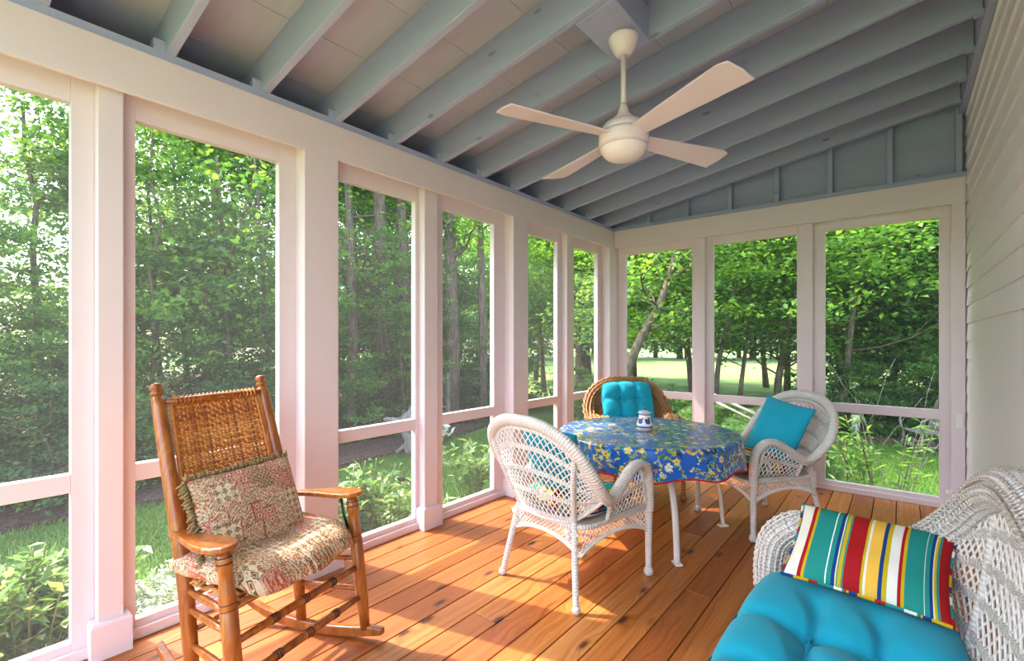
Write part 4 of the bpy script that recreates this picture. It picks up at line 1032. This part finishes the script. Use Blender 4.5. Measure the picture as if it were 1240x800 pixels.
# maples at the far end of the lawn side, crowns above the sight line to the open lawn
for i, (x, y, s) in enumerate([(-9.6, 13.6, 1.15), (-6.6, 12.3, 1.0), (-5.4, 16.5, 1.15), (-3.6, 11.0, .95), (-2.3, 14.2, 1.1), (-.9, 10.9, .9), (-8.5, 18.5, 1.2), (-4.0, 20.5, 1.3), (-.2, 17.5, 1.2), (-12.5, 17, 1.25)]):
    place(tM, used, 'spreading maple tree standing on the lawn edge behind the far screens', x, y, i*1.7, s, 'maples behind the far screens')
# right-hand thicket beyond the end screen
for i, (x, y, s) in enumerate([(.6, 12.6, .85), (2.2, 12.0, .9), (-.4, 13.2, .85), (1.4, 15, 1.1), (3.6, 13.8, 1.1), (5.5, 12.5, 1.0), (-.7, 15.8, 1.1), (3, 17.5, 1.3), (7.5, 15, 1.2), (5.2, 9.5, .9), (7.5, 7, 1)]):
    place(tA if i % 2 else tB, used, 'bushy tree in the thicket behind the outdoor chair', x, y, i*2.1, s, 'trees in the thicket at the right')
for i, (x, y, s) in enumerate([(-.55, 11.0, .62), (.1, 11.5, .75), (.65, 11.3, .7), (1.3, 11.2, .75), (2.1, 11.0, .8), (3.0, 10.6, .85), (-1.15, 11.4, .6), (4.2, 10.3, .9)]):
    place(tU, used, 'dense green shrub at the edge of the thicket behind the outdoor chair', x, y, i*1.3, s, 'shrubs at the edge of the right thicket')
for i, (x, y, s) in enumerate([(-2.9, 7.6, .42), (-2.1, 7.3, .40), (-1.3, 7.5, .42), (-3.8, 8.2, .5), (-4.8, 8.9, .5), (-6.0, 9.7, .55), (-2.5, 6.6, .32), (-1.6, 6.5, .33), (-1.0, 6.9, .32)]):
    place(tU, used, 'low green shrub just behind the end screens by the round table', x, y, i*2.3, s, 'low shrubs behind the end screens')
# far tree line across the lawn
for i in range(22):
    a = -34+i*3.4; place(tB if i % 2 else tA, used, 'far tree in the line across the sunny lawn', a+random.uniform(-1, 1), 52+random.uniform(-4, 4)-max(0, (-a-12))*.75, random.random()*6.3, random.uniform(1.7, 2.3), 'far tree line across the lawn')
for i in range(16):
    a = -40+i*5; place(tU, used, 'far bushy hedge closing the sunny lawn', a, 49-max(0, (-a-12))*.75, i*1.1, 3.4, 'far hedge across the lawn')
# particular trunks
def trunk_tree(name, label, P, r, seed, twigs=7, leafn=900, cat='tree'):
    random.seed(seed); t = thing(name, label, cat, P[0]); o0 = Vector(P[0]); pts = catmull([Vector(p)-o0 for p in P], 6); n = len(pts)
    MB().tube(pts, [r*(1.2-.7*i/(n-1)) for i in range(n)], 10).build('trunk', M['bark'], t)
    br = MB(); tips = []
    for k in range(twigs):
        p = pts[random.randint(n//3, n-1)]; a = random.random()*6.3; branchy(br, p, Vector((math.cos(a), math.sin(a), .4)), random.uniform(.7, 1.5), r*.3, 1, tips)
    if twigs:
        br.build('branches', M['bark'], t); tp = np.array([tuple(p) for p in tips]); ci = rng.integers(0, len(tp), leafn)
        leaf_mesh('foliage', tp[ci]+rng.normal(size=(leafn, 3))*np.array([.3, .3, .14]), rng.normal(size=(leafn, 3))*.5+np.array([0, 0, 1.]), rng.uniform(.08, .14, leafn), rng.random(leafn), .62, M['leaf'], t, .3)
    return t
def pxp(x, y, dist):
    d = px_ray(x, y); return (d.x*dist, d.y*dist, 1.3+d.z*dist)
def path(*a, dist): return [pxp(x, y, d if d else dist) for x, y, d in a]
trunk_tree('large_maple', 'stout grey maple trunk on the lawn seen through the last narrow left screen', path((708, 474, 16), (706, 440, 16), (705, 400, 16), (700, 350, 16), (694, 290, 16), dist=16), .26, 3, 9, 2500)
trunk_tree('leaning_tree', 'leaning bare maple trunk crossing the first end screen diagonally', path((752, 500, 8.2), (757, 462, 8.2), (772, 418, 8.2), (797, 372, 8.4), (810, 335, 8.6), (822, 290, 8.8), dist=8), .085, 4, 8, 1500)
trunk_tree('slender_tree', 'slender curving trunk at the left of the middle end screen', path((866, 500, 9.5), (868, 460, 9.5), (872, 430, 9.5), (880, 395, 9.5), (887, 355, 9.5), (903, 310, 9.5), dist=9), .05, 5, 8, 1300)
trunk_tree('slender_tree', 'thin straight trunk in the centre of the middle end screen', path((895, 500, 9.8), (897, 470, 9.8), (902, 430, 9.8), (906, 395, 9.8), (908, 350, 9.8), dist=9), .045, 6, 6, 900)
trunk_tree('slender_tree', 'dark rough trunk at the right side of the middle end screen', path((942, 500, 9.8), (942, 465, 9.8), (948, 430, 9.8), (958, 380, 9.8), (966, 340, 9.8), dist=9), .07, 7, 8, 1300)
trunk_tree('slender_tree', 'pale twisting trunk at the left of the right end screen', path((1026, 520, 9.9), (1022, 470, 9.9), (1014, 430, 9.9), (1018, 390, 9.9), (1012, 340, 9.9), (1003, 310, 9.9), dist=9), .06, 8, 8, 1300)
trunk_tree('slender_tree', 'dark forked trunk in the middle of the right end screen', path((1040, 510, 10.2), (1046, 470, 10.2), (1052, 430, 10.2), (1050, 380, 10.2), dist=9), .05, 9, 8, 1300)
for i, (x, r, d, lb) in enumerate([(425, .09, 8.3, 'grey trunk in the woods at the left edge of the third screen'), (462, .17, 9.0, 'broad dark trunk in the woods seen through the third left screen'), (488, .16, 9.4, 'second broad dark trunk in the woods beside the first in the third screen'), (546, .15, 9.8, 'dark trunk in the woods seen at the left of the fourth screen'), (583, .09, 10.2, 'narrower dark trunk in the woods right of the fourth screen')]):
    trunk_tree('woodland_tree', lb, path((x, 510, d), (x+2, 430, d), (x, 330, d), (x-3, 230, d), (x-5, 130, d), dist=d), r, 20+i, 6, 900)
for i, (x, r, d, lb) in enumerate([(186, .035, 7.0, 'thin sapling trunk left of centre in the second screen'), (219, .04, 7.2, 'thin pale sapling trunk in the centre of the second screen'), (272, .045, 7.0, 'thin sapling trunk right of centre in the second screen'), (318, .03, 7.4, 'thinnest sapling trunk near the right edge of the second screen')]):
    trunk_tree('woodland_sapling', lb, path((x+14, 560, d), (x+8, 460, d), (x+2, 380, d), (x-2, 290, d), (x-10, 190, d), dist=d), r, 30+i, 6, 1100)

# garden plants
def garden_plant(name, label, loc, h, spread, stems, leaves, L_, mat, seed, cat='plant', shape=.35, twig=M['stem'], up=.7, group=None):
    random.seed(seed); t = thing(name, label, cat, loc, group=group); sm_ = MB(); cen = []; nr = []
    for s in range(stems):
        a = random.random()*2*PI; q = random.random()**.6*spread; p = Vector((math.cos(a)*q*.35, math.sin(a)*q*.35, 0)); e = Vector((math.cos(a)*q, math.sin(a)*q, h*random.uniform(.65, 1.05)))
        mid = p.lerp(e, .5)+Vector((0, 0, h*.08)); pts = catmull([p, mid, e], 5); sm_.tube(pts, .0045 if h < 1.5 else .008, 5)
        for k in range(leaves):
            f = random.uniform(.25, 1.0); c = pts[int(f*(len(pts)-1))]; an = random.random()*6.3; o_ = Vector((math.cos(an), math.sin(an), random.uniform(-.1, .5)))*L_*.5
            cen.append(tuple(c+o_)); n_ = Vector((-math.cos(an)*.6, -math.sin(an)*.6, 1)); nr.append(tuple(n_))
    sm_.build('stems', twig, t); n = len(cen)
    # leaves point away from their stem
    leaf_mesh('leaves', np.array(cen), np.array(nr)+rng.normal(size=(n, 3))*.25, rng.uniform(.7, 1.2, n)*L_, rng.random(n), shape, mat, t, .1)
    return t
def gp(x, y): d = px_ray(x, y); k = (GZ-1.3)/d.z; return (d.x*k, d.y*k, GZ+.07)
for i, (x, y) in enumerate([(-3.15, .02), (-3.2, .30), (-3.35, .52)]):
    garden_plant('variegated_shrub', 'pale green leafy shrub growing against the first left screen', (x, y, GZ+.07), [.66, .64, .55][i], .32, 28, 24, .10, M['pale_leaf'], 40+i, group='pale shrubs at the first left screen')
for i, (x, y, h) in enumerate([(-3.15, .86, .24), (-3.2, 1.06, .26), (-3.12, 1.27, .25), (-3.45, .98, .22), (-3.42, 1.22, .24)]):
    garden_plant('silver_mound_plant', 'low silvery mound plant outside the second left screen', (x, y, GZ+.07), h*1.15, .26, 60, 26, .042, M['silver_leaf'], 50+i, shape=.3, twig=M['silver_leaf'], group='silver mounds outside the second screen')
for i, (x, y, h) in enumerate([(-3.2, 1.95, .74), (-3.3, 2.2, .66), (-3.15, 2.4, .5)]):
    garden_plant('peony_plant', 'leafy green peony clump outside the third left screen', (x, y, GZ+.07), h, .34, 20, 22, .10, M['pale_leaf'], 60+i, shape=.38, group='peonies outside the third screen')
garden_plant('peony_plant', 'single leafy peony at the right of the fourth left screen', (-3.5, 3.62, GZ+.07), .62, .3, 14, 14, .13, M['pale_leaf'], 66, shape=.38)
garden_plant('daylily_clump', 'low tuft of narrow leaves at the left of the fourth screen', (-3.15, 2.75, GZ+.07), .32, .2, 16, 12, .16, M['pale_leaf'], 67, shape=.12)
garden_plant('hosta_plant', 'low silvery hosta across the lawn seen through the fourth screen', (-5.9, 5.1, GZ+.07), .28, .4, 16, 12, .16, M['silver_leaf'], 68, shape=.6)
garden_plant('wildflower_shrub', 'tall airy shrub with drooping pale leaves outside the right end screen', (-.10, 6.0, GZ), 1.0, .55, 11, 15, .15, M['leaf'], 70, 'shrub', .24, M['bark'])
garden_plant('wildflower_shrub', 'shorter airy shrub beside the tall one outside the right end screen', (-.42, 6.3, GZ), .75, .35, 8, 14, .13, M['pale_leaf'], 71, 'shrub', .22, M['bark'])
t = thing('dry_stalks', 'bare pale twiggy stalks rising above the shrub outside the right end screen', 'stalks', (-.02, 6.35, GZ)); mb = MB(); random.seed(9)
for i in range(4):
    tip = []; branchy(mb, Vector((random.uniform(-.1, .1), 0, .0)), Vector((random.uniform(-.22, .28), random.uniform(-.2, .2), 1)).normalized(), 1.2, .0045, 1, tip, .35, .1, 2)
mb.build('stalk', M['grey_wood'], t)
# ivy/greenery bank behind end screens already; distant low cover under the left woods
def cover(name, label, n, xr, yr, h, size, mat):
    x = rng.uniform(*xr, n); y = rng.uniform(*yr, n); z = GZ+.07+rng.random(n)**1.5*h*(.6+.4*np.sin(x*2.1+1)*np.sin(y*1.7))
    o = leaf_mesh(name, np.stack([x, y, z], 1), rng.normal(size=(n, 3))*.5+np.array([0, 0, 1.]), rng.uniform(.7, 1.3, n)*size, rng.random(n), .6, mat); tag(o, label, 'ground cover', kind='stuff')
cover('ground_cover', 'leafy undergrowth covering the floor of the left woods', 26000, (-11.5, -6.9), (-5, 11), .35, .10, M['leaf2'])
cover('ground_cover', 'leafy undergrowth beneath the thicket at the right', 9000, (-1.2, 5), (10.5, 13), .4, .10, M['leaf2'])
cover('ground_cover', 'bank of green leaves just outside the end screens', 7000, (-3.6, -.8), (6.4, 8.4), .62, .10, M['leaf'])
# grass blades near the porch
def grass(label, n, xr, yr):
    x = rng.uniform(*xr, n); y = rng.uniform(*yr, n); c = np.stack([x, y, np.full(n, GZ+.02)+.06*np.sin(x*.5)*np.sin(y*.4)], 1)
    h = rng.uniform(.035, .075, n); a = rng.random(n)*2*PI; w_ = .006
    d = np.stack([np.cos(a), np.sin(a), a*0], 1); l = rng.normal(size=(n, 3))*.02; l[:, 2] = h
    V = np.stack([c-d*w_, c+d*w_, c+l], 1).reshape(-1, 3).astype(np.float32)
    me = bpy.data.meshes.new('grass'); me.vertices.add(3*n); me.vertices.foreach_set('co', V.ravel()); me.loops.add(3*n); me.loops.foreach_set('vertex_index', np.arange(3*n, dtype=np.int32))
    me.polygons.add(n); me.polygons.foreach_set('loop_start', np.arange(0, 3*n, 3, dtype=np.int32)); me.polygons.foreach_set('loop_total', np.full(n, 3, dtype=np.int32))
    at_ = me.attributes.new('rnd', 'FLOAT', 'FACE'); at_.data.foreach_set('value', rng.random(n).astype(np.float32)); me.update(calc_edges=True); me.materials.append(M['grass'])
    o = bpy.data.objects.new('grass', me); C.objects.link(o); tag(o, label, 'grass', kind='stuff')
grass('short grass blades of the lawn strip along the left side', 60000, (-6.2, -3.3), (-1.5, 9))
grass('short grass blades of the lawn beyond the end screens', 60000, (-1.2, 3.0), (5.6, 10.5))
# driftwood sculpture
P = gp(492, 572)
t = thing('driftwood_stump', 'weathered grey driftwood stump standing at the mulch edge in the third screen', 'driftwood', at(496, 7.2, GZ+.07)); t.scale = (.72,)*3
mb = MB(); mb.tube(catmull([(0, 0, 0), (.03, -.03, .25), (-.08, -.06, .5), (.02, .03, .8), (.18, .2, 1.15)], 5), [.12]*5+[.10]*5+[.15]*5+[.10]*5+[.02], 9)
mb.tube(catmull([(-.06, -.05, .55), (-.2, -.22, .68), (-.36, -.4, .70)], 5), [.09]*5+[.05]*5+[.015], 8); mb.tube(catmull([(0, 0, .28), (.1, .15, .12), (.2, .3, 0)], 4), [.06]*4+[.04]*4+[.02], 8)
mb.tube(catmull([(0, 0, .2), (-.12, -.12, .08), (-.2, -.2, 0)], 4), [.06]*4+[.04]*4+[.02], 8)
mb.build('wood', M['grey_wood'], t)
# garden stake light
t = thing('garden_stake_light', 'black bud-shaped garden light on a curved stake outside the third screen', 'garden light', (-3.05, 2.48, GZ+.07))
s = catmull([(0, 0, 0), (.0, .01, .2), (.03, .02, .42), (.0, -.02, .54), (-.02, -.05, .57)], 6); MB().tube(s, .007, 8).build('stake', M['dark_metal'], t)
d = Vector((-.5, -.8, .35)).normalized(); MB().spin(Vector((-.02, -.05, .565)), Vector((-.02, -.05, .565))+d*.09, [(0, .006), (.2, .018), (.55, .02), (1, .001)], 12).build('lamp_bud', M['dark_metal'], t)
# white metal garden chair seen through the fifth screen
P = gp(657, 590)
t = thing('metal_garden_chair', 'white scrolled metal garden chair outside the fifth left screen', 'chair', (-3.62, 4.35, GZ), .1)
def ring(c, r, ax, n=28):
    return [c+Vector((math.cos(2*PI*i/n)*r*ax[0].x+math.sin(2*PI*i/n)*r*ax[1].x, math.cos(2*PI*i/n)*r*ax[0].y+math.sin(2*PI*i/n)*r*ax[1].y, math.cos(2*PI*i/n)*r*ax[0].z+math.sin(2*PI*i/n)*r*ax[1].z)) for i in range(n)]
ax = (Vector((.55, .83, 0)), Vector((0, 0, 1))); cc = Vector((0, 0, 1.02)); mb = MB(); mb.tube(ring(cc, .17, ax), .009, 8, closed=True); mb.tube(ring(cc, .05, ax), .006, 6, closed=True)
for i in range(12):
    a = 2*PI*i/12; dd = ax[0]*math.cos(a)+ax[1]*math.sin(a); sd_ = ax[0]*-math.sin(a)+ax[1]*math.cos(a); mb.tube(catmull([cc+dd*.05, cc+dd*.10+sd_*.02, cc+dd*.165], 4), .004, 5)
mb.build('round_back', M['metalwhite'], t)
mb = MB(); sc_ = Vector((.20, -.13, .48)); mb.tube(ring(sc_, .2, (Vector((1, 0, 0)), Vector((0, 1, 0)))), .01, 8, closed=True)
for i in range(-3, 4): q = .055*i; l = math.sqrt(.04-q*q); mb.tube([sc_+Vector((q, -l, 0)), sc_+Vector((q, l, 0))], .004, 5)
mb.build('seat', M['metalwhite'], t)
for sx in (-1, 1):
    e = ax[0]*.15*sx; MB().tube([cc+e+Vector((0, 0, -.09)), Vector((0, 0, .48))+e, Vector((0, 0, 0.005))+e*1.2], .009, 8).build('back_leg', M['metalwhite'], t)
    e2 = e+Vector((.36, -.24, 0)); MB().tube([Vector((e2.x, e2.y, .48)), Vector((e2.x*1.05, e2.y*1.05, .005))], .009, 8).build('front_leg', M['metalwhite'], t)
# weathered chair on the lawn, right end screen
t = thing('bentwood_garden_chair', 'weathered grey bentwood chair on the lawn by the thicket', 'chair', (.49, 9.75, GZ), math.radians(205)); t.scale = (.88,)*3
ap = [(0, -.33, .40), (-.10, -.36, .75), (-.14, -.26, 1.0), (-.16, 0, 1.10), (-.14, .26, 1.0), (-.10, .36, .75), (0, .33, .40)]
for k, dx in enumerate((0, .035)): MB().tube([p+Vector((dx, 0, -dx)) for p in catmull(ap, 8)], .018, 8).build('hoop', M['grey_wood'], t)
fa = sampler(catmull(ap, 8))
for i in range(9): u = .14+.72*i/8; p = fa(u); MB().tube(catmull([(.03, -.2+.4*i/8, .42), ((p.x-.0)/2-.01, (p.y-.2+.4*i/8)/2, .75), tuple(p)], 5), .012, 6).build('back_slat', M['grey_wood'], t)
for i in range(7): MB().box((.0+i*.068, -.27, .40), (.0+i*.068+.052, .27, .42)).build('seat_slat', M['grey_wood'], t, bevel=.004)
for sy in (-1, 1):
    MB().tube(catmull([(-.10, sy*.35, .68), (.1, sy*.37, .70), (.34, sy*.36, .68), (.46, sy*.33, .60), (.44, sy*.31, .42)], 5), .018, 8).build('arm', M['grey_wood'], t)
    MB().tube([(.42, sy*.28, .42), (.46, sy*.30, .005)], .022, 8).build('leg', M['grey_wood'], t); MB().tube([(.02, sy*.28, .42), (-.06, sy*.32, .005)], .022, 8).build('leg', M['grey_wood'], t)
    MB().tube([(.44, sy*.29, .18), (-.02, sy*.3, .20)], .014, 8).build('side_rail', M['grey_wood'], t)
for z in (.16, .28): MB().tube([(.45, -.29, z), (.45, .29, z)], .014, 8).build('front_rail', M['grey_wood'], t)
# short white marker post and far fence
P = pxp(1036, 520, 8.6)
t = MB().lathe([(0, 0), (.07, 0), (.07, .40), (.06, .43), (0, .435)], 16).build('marker_post', M['metalwhite']); t.location = (P[0], P[1], GZ); tag(t, 'short white post among the shrubs in the right end screen', 'post')
MB().lathe([(0, .43), (.078, .432), (.078, .47), (.04, .49), (0, .49)], 16).build('post_cap', M['lawn'], t)
t = thing('wire_fence', 'wire garden fence with pale posts at the edge of the woods', 'fence', (-6.9, 7.7, GZ))
for i in range(4):
    x, y = -.55*i*1.6+.3, .75*i*1.4-1.5; MB().box((x-.035, y-.035, 0), (x+.035, y+.035, 1.15)).build('fence_post', M['grey_wood'], t, bevel=.006)
mb = MB(); A_, B_ = Vector((.3, -1.5, 0)), Vector((-.55*3*1.6+.3, .75*3*1.4-1.5, 0))
for k in range(9): mb.tube([A_+Vector((0, 0, .1+k*.12)), B_+Vector((0, 0, .1+k*.12))], .0016, 3)
for k in range(45): p = A_.lerp(B_, k/44); mb.tube([p+Vector((0, 0, .1)), p+Vector((0, 0, 1.06))], .0014, 3)
mb.build('wire_mesh', M['grey_wood'], t)
# pale lounge rail outside the middle end screen
t = thing('garden_bench', 'pale garden bench rail slanting behind the middle end screen', 'bench', (-1.05, 6.15, GZ))
a = Vector(pxp(857, 474, 5.6))-Vector((-1.05, 6.15, GZ)); b = Vector(pxp(918, 503, 5.0))-Vector((-1.05, 6.15, GZ)); d = (b-a)
MB().tube([a, b+d*.45], .016, 8).build('top_rail', M['metalwhite'], t); MB().tube([a+Vector((0, 0, -.07)), b+d*.45+Vector((0, 0, -.07))], .012, 8).build('lower_rail', M['metalwhite'], t)
for p in (a, b+d*.45): MB().tube([p, (p.x, p.y, .0)], .016, 8).build('leg', M['metalwhite'], t)
